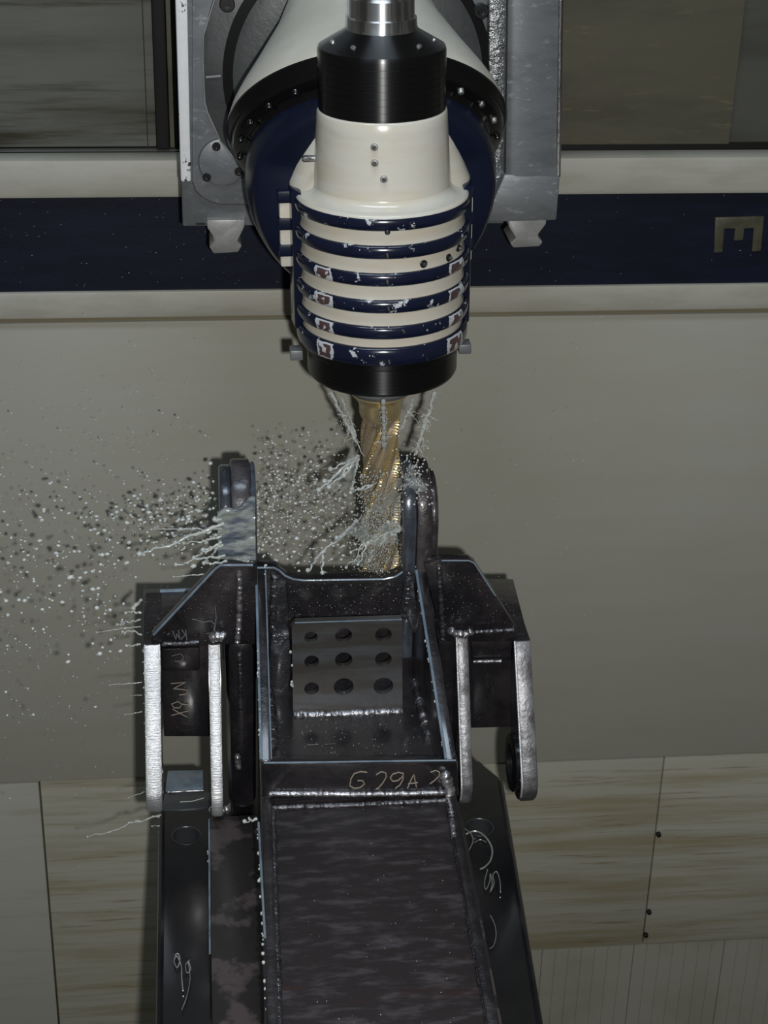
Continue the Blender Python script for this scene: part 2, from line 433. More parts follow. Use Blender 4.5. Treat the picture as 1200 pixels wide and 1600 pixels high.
# ribbed lower guard: a folded sheet, one rib every 16 mm
x0, x1, pitch = 0.283, 2.2, 0.037
out = []; x = x0; i = 0
while x < x1:
    d = 0.006 if i % 7 else 0.012
    out += [(x, YW + 0.006), (x + pitch - 0.004, YW + 0.006), (x + pitch - 0.003, YW + 0.006 + d * 0.5), (x + pitch - 0.001, YW + 0.006 + d * 0.5)]
    x += pitch; i += 1
out += [(x, YW + 0.034), (x0, YW + 0.034)]
prism('ribbed_panel', out, -2.88, zr - 0.002, XY, M['ribbed'], wall, bev=0, smooth=0)

def trim(name, *a, **kw):
    o = wallbox(name, *a, parent=None, **kw); o['kind'] = 'structure'; return o
trim('trim_1', -2.6, 3.0, YW - 0.035, YW + 0.03, -0.0728, 0.0133, 'rail', bev=0.012)
trim('trim_2', -2.6, 3.0, YW - 0.012, YW + 0.03, -0.285, -0.0728, 'navyband', bev=0.0)
trim('trim_3', -2.6, 3.0, YW - 0.020, YW + 0.03, -0.3469, -0.285, 'rail', bev=0.006)
trim('trim_4', -2.6, 3.0, YW + 0.010, YW + 0.03, -0.3637, -0.3469, 'groove', bev=0.0)
zd = 0.0133
def structbox(name, *a, **kw):
    o = wallbox(name, *a, parent=None, **kw); o['kind'] = 'structure'; return o
d1 = structbox('door_1', -2.6, -0.4005, 0.86, 0.90, zd, 1.7, 'door', bev=0.004)
wallbox('rubber_seal', -0.4, -0.3734, 0.835, 0.875, 0.014, 1.7, 'black', parent=d1)
wallbox('door_sill', -2.6, -0.344, 0.84, 0.872, zd-0.004, 0.0099, 'door', parent=d1)
wallbox('door_post', -0.3724, -0.3616, 0.85, 0.90, 0.014, 1.7, 'door_right', parent=d1)
wallbox('guide_strip', -0.3602, -0.3535, 0.845, 0.90, 0.0168, 1.7, 'black', parent=d1)
wallbox('seam_strip', -0.4206, -0.4186, 0.857, 0.862, 0.0059, 1.7, 'black', parent=d1, bev=0)
d2 = structbox('door_2', 0.25, 0.861, 0.86, 0.90, zd, 1.7, 'door_right', bev=0.004)
d3 = structbox('door_3', 0.8624, 3.0, 0.875, 0.90, zd, 1.7, 'door_far', bev=0.004)
structbox('wall_upper', -2.6, 3.0, 0.905, 0.93, -0.2, 1.7, 'black', bev=0)
fl = structbox('floor', -3.2, 3.6, -4.2, 1.0, -2.95, -2.89, 'floor', bev=0)

# letter on the navy band
E = [(0.8242, -0.1299), (0.9349, -0.1279), (0.9377, -0.2082), (0.9172, -0.2094), (0.9148, -0.1543), (0.893, -0.1555), (0.8933, -0.1823), (0.8728, -0.1836), (0.8724, -0.1554), (0.8476, -0.1551), (0.8495, -0.2102), (0.8305, -0.2115)]
prism('letter_sign', E, YW - 0.017, YW - 0.011, XZ, M['brass'], None, bev=0.0012, label='dull brass letter E lying on its back on the navy band', cat='sign')
# swarf specks stuck to the navy band
rnd = random.Random(5)
bag = Bag()
for i in range(170):
    x = rnd.uniform(-0.95, 0.95); 
    if x > -0.1 and rnd.random() < 0.6: continue
    z = rnd.uniform(-0.2798, -0.0755); l = rnd.uniform(0.0012, 0.0042); a = rnd.uniform(0, pi)
    bag.add(tube_vf([(x, YW - 0.0125, z), (x + l * cos(a), YW - 0.0135, z + l * sin(a))], 0.0007, 4))
bag.build('metal_specks', M['chip'], None, label='tiny bright metal specks stuck to the navy band', cat='metal chips', kind='stuff')

# ------------------------------------------------------------------ slide plate that carries the head
YP = 0.45
sl = empty('slide_plate', (0.0203, YP, -0.0169), 'grey ground-steel slide plate behind the milling head', 'machine slide')
zt = 0.95
zb = -0.0319
xl, xr = -0.3463, 0.3758
win_c = (0.0085, 0.31)
prism('base_plate', [(xl, zb), (0.2894, zb), (0.2894, zt), (xl, zt)], YP, YP + 0.10, XZ, M['steel'], sl, bev=0.004)
# worn strip on the outer left corner, its reflected light painted white
st = prism('edge_strip', [(xl - 0.001, 0.0604), (-0.3267, 0.0604), (-0.3207, zt), (xl - 0.001, zt)], YP - 0.012, YP + 0.01, XZ, M['worn_glare'], sl, bev=0.005, label='worn strip with painted white glare')
# raised cover on the plate: long rounded-end plate with a cut-away edge round the swivel
cov = [(-0.3048, 0.8347), (-0.3242, 0.0604), (-0.3198, 0.0439), (-0.3078, 0.0311), (-0.292, 0.0208), (-0.2711, 0.0155), (-0.1781, 0.0148), (-0.1159, 0.0399), (-0.1164, 0.3579), (-0.1172, 0.8379)]
prism('cover_plate', cov, YP - 0.008, YP + 0.02, XZ, M['steel'], sl, bev=0.0015)
disc_c = (-0.2658, 0.44, 0.0994)
v, f = prism_vf(circ(disc_c[0], disc_c[2], 0.0459, 48), YP - 0.011, YP + 0.01, XZ)
bevel_obj(obj('round_cover', v, f, M['steel'], sl), 0.001)
# dark cut-out round the swivel: octagonal recess ring
oct_ = [(-0.2629, 0.4507), (-0.2815, 0.3936), (-0.2968, 0.3414), (-0.299, 0.3003), (-0.2974, 0.2166), (-0.293, 0.1985), (-0.2688, 0.1408), (-0.2149, 0.0744), (-0.1659, 0.0424), (0.071, 0.0408), (0.0598, 0.4525)]
prism('recess_plate', oct_, YP - 0.0125, YP + 0.01, XZ, M['steel_dark'], sl, bev=0.0012)
obj('cover_line', *tube_vf([(u, YP - 0.0085, w) for u, w in cov[1:8]], 0.0011, 6), M['steel_dark'], sl)
obj('cover_line', *tube_vf([(u, YP - 0.0115, w) for u, w in circ(disc_c[0], disc_c[2], 0.0459, 48)], 0.0010, 6), M['steel_dark'], sl)
edge = [(-0.2754, 0.436, 0.4039), (-0.2968, 0.436, 0.3401), (-0.299, 0.436, 0.2989), (-0.2973, 0.436, 0.2151), (-0.293, 0.436, 0.1969), (-0.2688, 0.436, 0.1392), (-0.2293, 0.436, 0.0891)]
obj('recess_edge', *tube_vf(resample(edge, 0.01), 0.0014, 6), M['dovetail'], sl)
obj('recess_step', *tube_vf([(-0.2939, 0.436, 0.2621), (-0.2664, 0.436, 0.2645)], 0.0022, 6), M['dovetail'], sl)
# circular seat of the swivel: black gap ring and grey inner ring
sc = (-0.0082, 0, 0.2646)
lathe('seat_ring', [(0.255, 0.0), (0.255, -0.006), (0.236, -0.006), (0.236, 0.0)], M['ring_black'], sl, 72, (sc[0], YP - 0.012, sc[2]), (0, 1, 0))
lathe('inner_ring', [(0.236, 0.0), (0.236, -0.012), (0.21, -0.02), (0.16, -0.02), (0.16, 0.0)], M['steel_dark'], sl, 72, (sc[0], YP - 0.012, sc[2]), (0, 1, 0))
def cap_screw(c, r, parent, ax=(0, 1, 0), name='cap_screw'):
    b = lathe(name, [(r * 1.0, 0.006), (r * 1.0, -0.004), (r * 0.86, -0.006), (r * 0.5, -0.006), (r * 0.5, 0.0), (0.0001, 0.0)], M['bolt'], parent, 20, c, ax)
    return b
for c in ((-0.2774, 0.437, 0.1302), (-0.297, 0.437, 0.0703), (-0.2355, 0.437, 0.0813)):
    cap_screw((c[0], YP - 0.012, c[2]), 0.0082, sl)
for c in ((-0.2522, 0.43, 0.3971), (0.2204, 0.43, 0.3861)):
    cap_screw((c[0], YP - 0.017, c[2]), 0.0145, sl)
for c in ((0.2444, 0.42, 0.2898), (0.2018, 0.42, 0.3386)):
    cap_screw((c[0], YP - 0.02, c[2]), 0.008, sl)
# crinkled wet strip and raised block on the right
prism('wet_strip', [(0.2097, 0.8447), (0.2446, 0.8453), (0.282, 0.0551), (0.2632, 0.0037), (0.2561, 0.0425), (0.2445, 0.1689)], YP - 0.03, YP + 0.02, XZ, M['steel_wet'], sl, bev=0.003)
V, F = [], []
nb = 16
for (xa, xb, z) in ((0.2401, 0.3414, 0.8473), (0.276, 0.3842, 0.0812)):
    for i in range(nb + 1):
        t = i / nb
        V.append((xa + (xb - xa) * t, YP - 0.046 - 0.012 * (1 - abs(2 * (t ** 0.6) - 1) ** 2.2), z))
    V += [(xb, YP + 0.1, z), (xa, YP + 0.1, z)]
m_ = nb + 3
F = [list(range(m_)), list(range(m_, 2 * m_))[::-1]] + [[i, (i + 1) % m_, m_ + (i + 1) % m_, m_ + i] for i in range(m_)]
obj('side_block', V, F, M['steel'], sl, smooth=40)
prism('side_block_foot', [(0.2745, 0.0866), (0.3842, 0.0808), (0.3841, -0.0079), (0.2393, -0.0106)], YP - 0.058, YP + 0.10, XZ, M['steel'], sl, bev=0.005)
wr = [(0.3844, 0.4, 0.0783), (0.3414, 0.4, 0.8482)]
obj('edge_bead', *tube_vf([Vector(p) + Vector((-0.002, 0, 0)) for p in resample(wr, 0.02)], 0.0045, 8), M['chrome'], sl)
# black joint line between strip and block
obj('joint_line', *tube_vf([(0.2599, 0.398, 0.4707), (0.2766, 0.398, 0.0871)], 0.0016, 6), M['black'], sl)
# two dovetail ends hanging below
def dovetail(pts, y0):
    prism('dovetail_end', pts, y0, y0 + 0.09, XZ, M['dovetail'], sl, bev=0.002)
dovetail([(-0.299, -0.0145), (-0.2245, -0.0138), (-0.2259, -0.028), (-0.2375, -0.0526), (-0.2401, -0.0578), (-0.2315, -0.0671), (-0.2392, -0.0801), (-0.2868, -0.0822), (-0.2953, -0.069), (-0.285, -0.0574), (-0.2885, -0.0456), (-0.2981, -0.03)], YP - 0.016)
dovetail([(0.2875, -0.0042), (0.3636, -0.0023), (0.3632, -0.0153), (0.3493, -0.036), (0.3497, -0.0426), (0.3593, -0.0519), (0.3535, -0.061), (0.3011, -0.0631), (0.2942, -0.0538), (0.3051, -0.0434), (0.2995, -0.0355), (0.2897, -0.0198)], YP - 0.056)
box('slot', -0.3202, -0.3016, YP - 0.003, YP + 0.01, -0.0282, -0.0243, M['black'], sl, 0)

# ------------------------------------------------------------------ milling head (local coordinates, spindle axis along Z)
hd = empty('milling_spindle', (0, 0, 0), 'cream and navy ribbed milling head hanging above the steel arm', 'milling head', (0, -0.0235, 0))
hd['local'] = 1
d = Vector((0, -0.7071, -0.7071)); rc = Vector((-0.007, 0.2, 0.23))
def dl(name, prof, m, **kw): return lathe(name, prof, M[m], hd, 120, rc, d, **kw)
dl('swivel_cone', [(0.02, -0.42), (0.105, -0.42), (0.11, -0.34), (0.128, -0.25), (0.152, -0.19), (0.196, -0.11), (0.226, -0.058), (0.240, -0.03), (0.2475, -0.008), (0.2485, -0.001), (0.238, 0.0)], 'cream_dull')
dl('swivel_ring', [(0.05, -0.002), (0.249, -0.001), (0.250, 0.004), (0.244, 0.014), (0.240, 0.018), (0.2385, 0.032), (0.234, 0.036), (0.220, 0.040), (0.2165, 0.046), (0.2155, 0.060), (0.211, 0.066), (0.02, 0.066)], 'ring_black')
# navy swivel body: a ball flattened towards the spindle
v, f = [], []
cb = rc + d * 0.1; R_ = 0.221; nu, nv = 96, 64
for j in range(nv + 1):
    ph = pi * j / nv
    for i in range(nu):
        th = 2 * pi * i / nu
        p = cb + Vector((R_ * sin(ph) * cos(th), R_ * sin(ph) * sin(th), R_ * cos(ph)))
        lim = 0.055 - 0.55 * max(0.0, p.z - 0.21)
        if p.y < lim: p.y = lim - 0.16 * (1 - math.exp(-(lim - p.y) / 0.6))
        v.append(p)
for j in range(nv):
    for i in range(nu): f.append([j * nu + i, j * nu + (i + 1) % nu, (j + 1) * nu + (i + 1) % nu, (j + 1) * nu + i])
obj('swivel_body', v, f, M['navy_body'], hd, smooth=50)
# bolts on the black ring; bright material on four paints the highlight streaks
for k in range(24):
    a = 2 * pi * k / 24 + 0.1
    u = Vector((1, 0, 0)); w = d.cross(u)
    p = rc + (u * cos(a) + w * sin(a)) * 0.229 + d * 0.0385
    lathe('ring_screw', [(0.0001, 0.006), (0.004, 0.006), (0.0055, 0.004), (0.0055, -0.003)], M['chrome'] if k in (1, 2, 3, 4) else M['blackgloss'], hd, 12, p, d)
# skewed cream neck wedge behind the spindle barrel
v, f = [], []
n = 64
for (z, r, yc) in ((0.325, 0.090, 0.035), (0.29, 0.112, 0.035), (0.24, 0.132, 0.04), (0.185, 0.156, 0.045), (0.15, 0.158, 0.045)):
    for i in range(n):
        a = 2 * pi * i / n
        v.append((r * cos(a), yc + 0.55 * r * sin(a), z))
for j in range(4):
    for i in range(n): f.append([j * n + i, j * n + (i + 1) % n, (j + 1) * n + (i + 1) % n, (j + 1) * n + i])
f += [list(range(n)), list(range(4 * n, 5 * n))[::-1]]
obj('neck_wedge', v, f, M['cream'], hd, smooth=50)
# turned top: steel cap, black shoulder with fine ridges
z1, z2, z3, z4 = 0.4455, 0.4137, 0.3166, 0.4959
zc = 0.4635
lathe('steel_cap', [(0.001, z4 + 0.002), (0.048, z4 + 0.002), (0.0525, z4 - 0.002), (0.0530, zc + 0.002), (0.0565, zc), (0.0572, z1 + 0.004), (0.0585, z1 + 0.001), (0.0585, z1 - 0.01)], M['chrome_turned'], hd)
prof = [(0.02, z1 + 0.001), (0.058, z1 - 0.0005), (0.066, z1 - 0.006), (0.1035, z2 + 0.004), (0.105, z2)]
ng = 8
for k in range(ng):
    za = z2 + (z3 - z2) * (0.03 + 0.94 * k / ng); zb_ = z2 + (z3 - z2) * (0.03 + 0.94 * (k + 1) / ng)
    dz_ = zb_ - za
    prof += [(0.1055, za), (0.1055, za + dz_ * 0.90), (0.1051, za + dz_ * 0.92), (0.1051, za + dz_ * 0.98)]
prof += [(0.1056, z3 + 0.003), (0.1055, z3), (0.05, z3 - 0.001)]
lathe('black_shoulder', prof, M['blackgloss2'], hd, 128, smooth=22)
for ang_ in (-38, 38, -75, 75):
    a = radians(ang_)
    rr_ = 0.085; zz_ = z1 + (z2 - z1) * 0.55
    lathe('set_screw', [(0.0001, 0.004), (0.0035, 0.004), (0.0045, 0.002), (0.0045, -0.006)], M['chrome'], hd, 12, (rr_ * sin(a), -rr_ * cos(a), zz_), (sin(a) * .7, -cos(a) * .7, .7))
# cream neck flaring into the ribbed barrel
za, zb2 = 0.1925, 0.1757
prof = [(0.05, z3), (0.1065, z3 - 0.0005), (0.1085, z3 - 0.004)]
prof += [(0.1085 + 0.008 * (k / 8), z3 - 0.004 + (za - z3) * k / 8) for k in range(1, 9)]
for k in range(1, 13):
    a = pi / 2 * k / 12
    prof.append((0.1165 + 0.0265 * (1 - cos(a)), za + (zb2 - za) * (sin(a)) ** 1.0))
prof += [(0.147, zb2 - 0.004), (0.147, zb2 - 0.012), (0.10, zb2 - 0.013)]
lathe('neck', prof, M['cream'], hd, 128, smooth=60)
rib_y = (353, 397, 439, 482, 523, 562)
rib_z = [0.1609, 0.1133, 0.066, 0.0191, -0.0273, -0.071]
prof = [(0.08, zb2 - 0.005), (0.1415, zb2 - 0.006)]
for a, b in zip(rib_z[:-1], rib_z[1:]):
    prof += [(0.1425, a - 0.009), (0.1395, (a + b) / 2), (0.1425, b + 0.009)]
prof += [(0.1425, rib_z[-1]), (0.08, rib_z[-1] - 0.002)]
lathe('barrel', prof, M['cream'], hd, 128, smooth=60)
for k, z in enumerate(rib_z):
    h = 0.0115 if k < 5 else 0.0165
    prof = [(0.135, z + h)] + [(0.1415 + 0.0085 * sin(pi * i / 10) ** 0.6, z + h * cos(pi * i / 10)) for i in range(11)] + [(0.135, z - h)]
    lathe('rib', prof, M['navy_chipped'], hd, 128, smooth=60)
# rear body of the barrel with its navy bars, seen past the side strap
zrb = 0.0358
box('rear_body', -0.174, 0.160, 0.022, 0.15, zrb, zb2 - 0.004, M['cream'], hd, 0.004)
for z in rib_z[:3]: box('rear_bar', -0.1765, 0.1625, 0.0195, 0.152, z - 0.011, z + 0.011, M['navy_body'], hd, 0.003)
for s in (-1, 1):
    prism('side_strap', [(s * 0.137, -0.018), (s * 0.1535, -0.008), (s * 0.158, 0.036), (s * 0.137, 0.036)], rib_z[-1] + 0.004, zb2 + 0.004, XY, M['navy'], hd, bev=0.004)
# black nose ring
z5, z6 = -0.0998, -0.1507
prof = [(0.10, z5 + 0.014), (0.140, z5 + 0.012), (0.1385, z5 + 0.002), (0.1335, z5)]
for k in range(6):
    za_, zb_ = z5 + (z6 - z5) * (0.05 + 0.8 * k / 6), z5 + (z6 - z5) * (0.05 + 0.8 * (k + 1) / 6)
    dz_ = zb_ - za_
    prof += [(0.1323, za_), (0.1323, za_ + dz_ * 0.9), (0.1318, za_ + dz_ * 0.92), (0.1318, za_ + dz_ * 0.98)]
prof += [(0.1320, z6 + 0.006), (0.1285, z6), (0.118, z6 - 0.001), (0.112, z6 + 0.008), (0.02, z6 + 0.010)]
lathe('nose_ring', prof, M['blackgloss2'], hd, 128, smooth=22)
# clamp blocks beside the lowest rib
for s, px in ((-1, -0.152), (1, 0.146)):
    z = -0.1144
    o = box('clamp_block', px - 0.011, px + 0.011, -0.016, 0.014, z - 0.009, z + 0.009, M['steel'], hd, 0.0015)
# grease nipples: a washer and a nub on the curved front
def nipple(px_x, z, r, parent=hd, dark=False, s=1.0):
    a = math.asin(max(-0.98, min(0.98, px_x / r))); n_ = Vector((sin(a), -cos(a), 0.0)); p = n_ * r + Vector((0, 0, z))
    b = lathe('grease_nipple', [(0.0062 * s, -0.004), (0.0062 * s, 0.0012), (0.0048 * s, 0.0022), (0.0032 * s, 0.0024)], M['bolt'] if dark else M['dovetail'], parent, 18, p, n_)
    lathe('nub', [(0.0034 * s, 0.001), (0.0032 * s, 0.005), (0.0018 * s, 0.0075), (0.0001, 0.0078)], M['steel_dark'], b, 14, p, n_)
for (x, z, r) in ((-0.0234, 0.2795, 0.1115), (-0.023, 0.2538, 0.1135), (-0.0085, 0.228, 0.1155)):
    nipple(x, z, r)
for (x, z) in ((-0.006, 0.1498), (-0.006, 0.1097), (-0.006, 0.0645), (-0.004, 0.0176), (0.021, -0.0232), (-0.003, -0.0772)):
    nipple(x, z, 0.1495, dark=True, s=0.72)
for (px_, z) in ((0.056, 0.0867), (0.102, 0.0847), (0.122, 0.0921)):
    nipple(px_, z, 0.1405, dark=True, s=1.1)
lathe('locating_pin', [(0.0001, -0.017), (0.004, -0.017), (0.0055, -0.014), (0.0055, 0.004), (0.0001, 0.004)], M['chrome'], hd, 16, (-0.118, -0.02, 0.238), (1, 0, 0))

# ------------------------------------------------------------------ milling cutter
zc0 = z6 + 0.004
ct = empty('milling_cutter', (0, 0, zc0), 'gold coated fluted milling cutter below the black nose ring', 'cutting tool', (0, -0.0235, 0))
ct['local'] = 1
zz = lambda z: z - zc0
f1, f2, f3 = -0.1927 - zc0, -0.2097 - zc0, -0.2437 - zc0
lathe('tool_holder', [(0.02, 0.0), (0.066, 0.0), (0.064, f1 + 0.010), (0.056, f1 + 0.002), (0.054, f1), (0.02, f1)], M['steel'], ct, 64)
lathe('shank', [(0.02, f1 + 0.004), (0.0515, f1 + 0.003), (0.052, f1 - 0.004), (0.047, f1 - 0.009), (0.0415, f2), (0.0385, f2 - 0.005), (0.0375, f3 + 0.008), (0.034, f3), (0.02, f3)], M['gold'], ct, 64)
R0 = 0.0362; zt_, zb_ = f3 + 0.014, -0.7154 - zc0
nz, na = 330, 110
NF = 5; kk = 0.46 / R0
V, F = [], []
for j in range(nz + 1):
    z = zt_ + (zb_ - zt_) * j / nz
    fade = min(1.0, j / 22.0)
    for i in range(na):
        th = 2 * pi * i / na
        u = ((th - kk * z) * NF / (2 * pi)) % 1.0
        if u < 0.20:
            ser = (0.5 + 0.5 * sin(2 * pi * (z / 0.0054) + 3 * u)) ** 1.5
            r = R0 - 0.0034 * ser * fade
        elif u < 0.42:
            r = R0 - 0.0035 * fade
        else:
            g = (u - 0.42) / 0.58
            r = R0 - fade * (0.0035 + 0.0125 * sin(pi * min(1, g * 1.02)) ** 0.8 + (0.004 * g if g < 0.93 else 0.0))
        V.append((r * sin(th), -r * cos(th), z))
for j in range(nz):
    for i in range(na): F.append([j * na + i, (j + 1) * na + i, (j + 1) * na + (i + 1) % na, j * na + (i + 1) % na])
F += [list(range(na)), [nz * na + i for i in range(na)][::-1]]
fb = obj('fluted_body', V, F, M['flute'], ct, smooth=28, label='gold fluted body with serrated helical teeth')
fb.data.materials.append(M['gold'])
for p in fb.data.polygons:
    if len(p.vertices) != 4: continue
    c = p.center; th = atan2(c.x, -c.y); u = ((th - kk * c.z) * NF / (2 * pi)) % 1.0
    if u < 0.24 or u > 0.95: p.material_index = 1

# ------------------------------------------------------------------ the welded steel arm on the table
ZS, ZF, ZB, YG = -0.955, -1.03, -0.75, -0.4518
arm = empty('steel_arm', (-0.08, -0.6, ZF - 0.05), 'dark welded steel arm with ears and upright lugs, wet with coolant', 'workpiece')
YN = -1.9
# box section
bl, br = -0.2119, 0.0841
bl2, br2 = -0.247, 0.0519
prism('top_plate', [(bl, YG), (br, YG), (br2, YN), (bl2, YN)], ZB - 0.02, ZB, XY, M['plate'], arm, bev=0.002, label='brown streaked top plate')
wl, wr_ = -0.2399, 0.1003
zgl, zgr = -0.6642, -0.6773
def web(x0, x1, dx, zg, zback):
    out = [(YN, ZF), (YN, ZB + 0.010), (YG - 0.004, ZB + 0.010), (YG - 0.004, zg), (-0.09, zback), (-0.05, zback), (-0.02, zback - 0.05), (-0.02, ZF)]
    v, f = prism_vf(out, x0, x1, YZ)
    v = [(x + dx * (y - YG) / (YN - YG) if y < YG else x + (wdx[0] * (y - YG)), y, z) for x, y, z in v]
    o = obj('side_web', v, f, M['scale'], arm); bevel_obj(o, 0.002)
wdx = [(-0.2269 + 0.2329) / 0.3618]
web(-0.2335, -0.2155, bl2 - bl, zgl, -0.5025)
wdx = [(0.083 - 0.0967) / 0.3618]
web(0.079, 0.097, br2 - br, zgr, -0.5126)
# wet web edges: their bluish sheen painted as pale beads along the arris
def sheen(pts, r=0.0022): obj('wet_sheen_edge', *tube_vf(resample(pts, 0.01), r, 8), M['sheen'], arm, label='painted pale blue coolant film on the edge')
sheen([(-0.2268, -0.092, -0.5022), (-0.2330, YG, zgl + 0.0004)], 0.0026)
sheen([(-0.2100, -0.092, -0.5030), (-0.2160, YG, zgl)], 0.0014)
sheen([(0.0655, -0.092, -0.5125), (0.0792, YG, zgr)], 0.0028)
sheen([(-0.2405, -0.5234, -0.739), (-0.2413, -0.8063, -0.739)], 0.0020)
# pocket floor rising to the back, stiffener, cross plate
fz = lambda y: -0.745
v = [(-0.2155, YG, fz(YG)), (0.079, YG, fz(YG)), (0.079, -0.05, fz(-0.05)), (-0.2155, -0.05, fz(-0.05))]
v += [(x, y, z - 0.02) for x, y, z in v]
obj('pocket_floor', v, [[0, 1, 2, 3], [7, 6, 5, 4], [0, 4, 5, 1], [1, 5, 6, 2], [2, 6, 7, 3], [3, 7, 4, 0]], M['scale'], arm)
stf = [(-0.2303, -0.7378), (-0.2298, -0.6734), (-0.2244, -0.6672), (-0.0697, -0.6746), (0.0957, -0.6799), (0.0982, -0.6866), (0.1032, -0.7521)]
prism('stiffener', stf, YG - 0.006, YG + 0.014, XZ, M['scale'], arm, bev=0.002)
sheen([(-0.2289, -0.4578, -0.6666), (-0.0703, -0.4578, -0.6716), (0.0948, -0.4578, -0.6769)], 0.0016)
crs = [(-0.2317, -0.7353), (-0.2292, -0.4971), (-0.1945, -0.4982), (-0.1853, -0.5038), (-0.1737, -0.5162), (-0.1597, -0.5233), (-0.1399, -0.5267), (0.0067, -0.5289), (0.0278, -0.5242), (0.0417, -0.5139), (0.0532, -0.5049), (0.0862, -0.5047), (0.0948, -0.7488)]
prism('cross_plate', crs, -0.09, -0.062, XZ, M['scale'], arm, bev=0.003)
sheen([(-0.2269, -0.09, -0.4985), (-0.1945, -0.09, -0.4996), (-0.1853, -0.09, -0.5052), (-0.1737, -0.09, -0.5175), (-0.1597, -0.09, -0.5247), (-0.1399, -0.09, -0.528), (0.0068, -0.09, -0.5302), (0.0279, -0.09, -0.5256), (0.0417, -0.09, -0.5153), (0.0533, -0.09, -0.5063), (0.0815, -0.09, -0.5059)], 0.0020)
# perforated plate standing in the pocket
yp = -0.20
pf = [(-0.1658, -0.7407), (-0.168, -0.5575), (-0.1612, -0.5498), (0.0282, -0.5501), (0.035, -0.7453)]
hs = []
for (cx, cy, r) in [(-0.1338, -0.5826, 0.012), (-0.0755, -0.5808, 0.015), (-0.0043, -0.5822, 0.015), (-0.1324, -0.6337, 0.0132), (-0.0748, -0.6319, 0.0156), (-0.0031, -0.6334, 0.015), (-0.1322, -0.6909, 0.0132), (-0.0741, -0.6892, 0.018), (-0.0017, -0.6909, 0.018)]:
    hs.append(circ(cx, cy, r, 28))
prism('perforated_plate', pf, yp, yp + 0.014, XZ, M['perf'], arm, bev=0, holes=hs, label='grey upright plate with nine round holes')
obj('wet_sheen_edge', *tube_vf([(-0.1623, -0.2, -0.5511), (0.0283, -0.2, -0.5515)], 0.0013, 6), M['sheen'], arm)
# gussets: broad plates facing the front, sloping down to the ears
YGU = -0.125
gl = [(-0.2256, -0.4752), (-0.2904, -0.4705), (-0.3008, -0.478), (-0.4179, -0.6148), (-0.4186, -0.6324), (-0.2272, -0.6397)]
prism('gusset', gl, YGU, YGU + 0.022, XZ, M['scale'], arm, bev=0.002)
sheen([(-0.2336, -0.125, -0.4737), (-0.2905, -0.125, -0.4718), (-0.3008, -0.125, -0.4793), (-0.4144, -0.125, -0.6122)], 0.0024)
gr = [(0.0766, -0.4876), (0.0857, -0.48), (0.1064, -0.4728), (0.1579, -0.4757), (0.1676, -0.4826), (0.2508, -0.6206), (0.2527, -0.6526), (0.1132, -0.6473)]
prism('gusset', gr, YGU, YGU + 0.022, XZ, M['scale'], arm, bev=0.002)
sheen([(0.1065, -0.125, -0.4754), (0.1568, -0.125, -0.477), (0.1664, -0.125, -0.4826), (0.2088, -0.125, -0.5522)], 0.0014)
# ears: four hanging plates with a rounded lower end and a pin hole
def ear(x0, x1, zt, zbot, x0b, x1b, bright, ring=0):
    r = 0.064; yb = -0.256; yc, zc_ = yb + r - 0.002, zbot + r
    out = [(0.06, zt), (-0.128, zt), (-0.132, zt - 0.004)]
    out += [(-0.132 + (yb + 0.132) * t, zt - 0.004 + (zc_ + 0.012 - zt) * t) for t in (0.25, 0.5, 0.75, 1.0)]
    out += arc(yc, zc_, r, 185, 360, 14)
    out += [(yc + r, zt - 0.17), (-0.075, zt - 0.12), (0.06, zt - 0.11)]
    hole = circ(yc + 0.004, zc_ + 0.004, 0.034, 28)
    v, f = prism_vf(out, 0, 1, YZ, [hole])
    def place(p):
        t = max(0.0, min(1.0, (zt - p[2]) / (zt - zbot)))
        a, b = x0 + (x0b - x0) * t, x1 + (x1b - x1) * t
        return (a + (b - a) * p[0], p[1], p[2])
    e = obj('ear', [place(p) for p in v], f, M['scale'], arm, smooth=40)
    # ground front edge, standing a hair proud of the plate
    nV, nF = [], []
    prof = [(p[0], p[1]) for p in out[1:2 + 1 + 4 + 9]]
    for (y, z) in prof:
        a = place((0, y, z))[0]; b = place((1, y, z))[0]
        m_ = 0.0042
        for q in ((a + 0.0005, 0.0), (a + m_, -0.003), ((a + b) / 2, -0.0032), (b - m_, -0.003), (b - 0.0005, 0.0)):
            nV.append((q[0], y + q[1] * 0.9, z + q[1] * (0.25 if z > zc_ else 0.7)))
    k = 5
    for j in range(len(prof) - 1):
        for i in range(k - 1): nF.append([j * k + i, j * k + i + 1, (j + 1) * k + i + 1, (j + 1) * k + i])
    obj('ground_edge', nV, nF, M[bright], e, smooth=60, label='bright ground front edge')
    if bright == 'dulledge':
        obj('bright_arris', *tube_vf([Vector(place((0, y, z))) + Vector((0.0008, -0.0022, 0)) for y, z in prof[:9]], 0.0021, 7), M['groundedge'], e, smooth=60)
    if ring:
        xs = place((0, yc, zc_))[0] if ring < 0 else place((1, yc, zc_))[0]
        lathe('boss_ring', [(0.036, 0.001), (0.036, -0.011), (0.052, -0.011), (0.056, -0.008), (0.056, 0.001)], M['blackwet'], e, 40, (xs, yc + 0.004, zc_ + 0.004), (1, 0, 0) if ring < 0 else (-1, 0, 0))
ear(-0.4325, -0.403, -0.630, -0.9352, -0.4365, -0.407, 'groundedge')
ear(-0.3165, -0.295, -0.634, -0.9516, -0.3185, -0.297, 'groundedge')
ear(0.1390, 0.1610, -0.637, -0.9459, 0.1420, 0.1640, 'dulledge')
ear(0.2485, 0.2790, -0.648, -0.9458, 0.2560, 0.2870, 'dulledge', ring=-1)
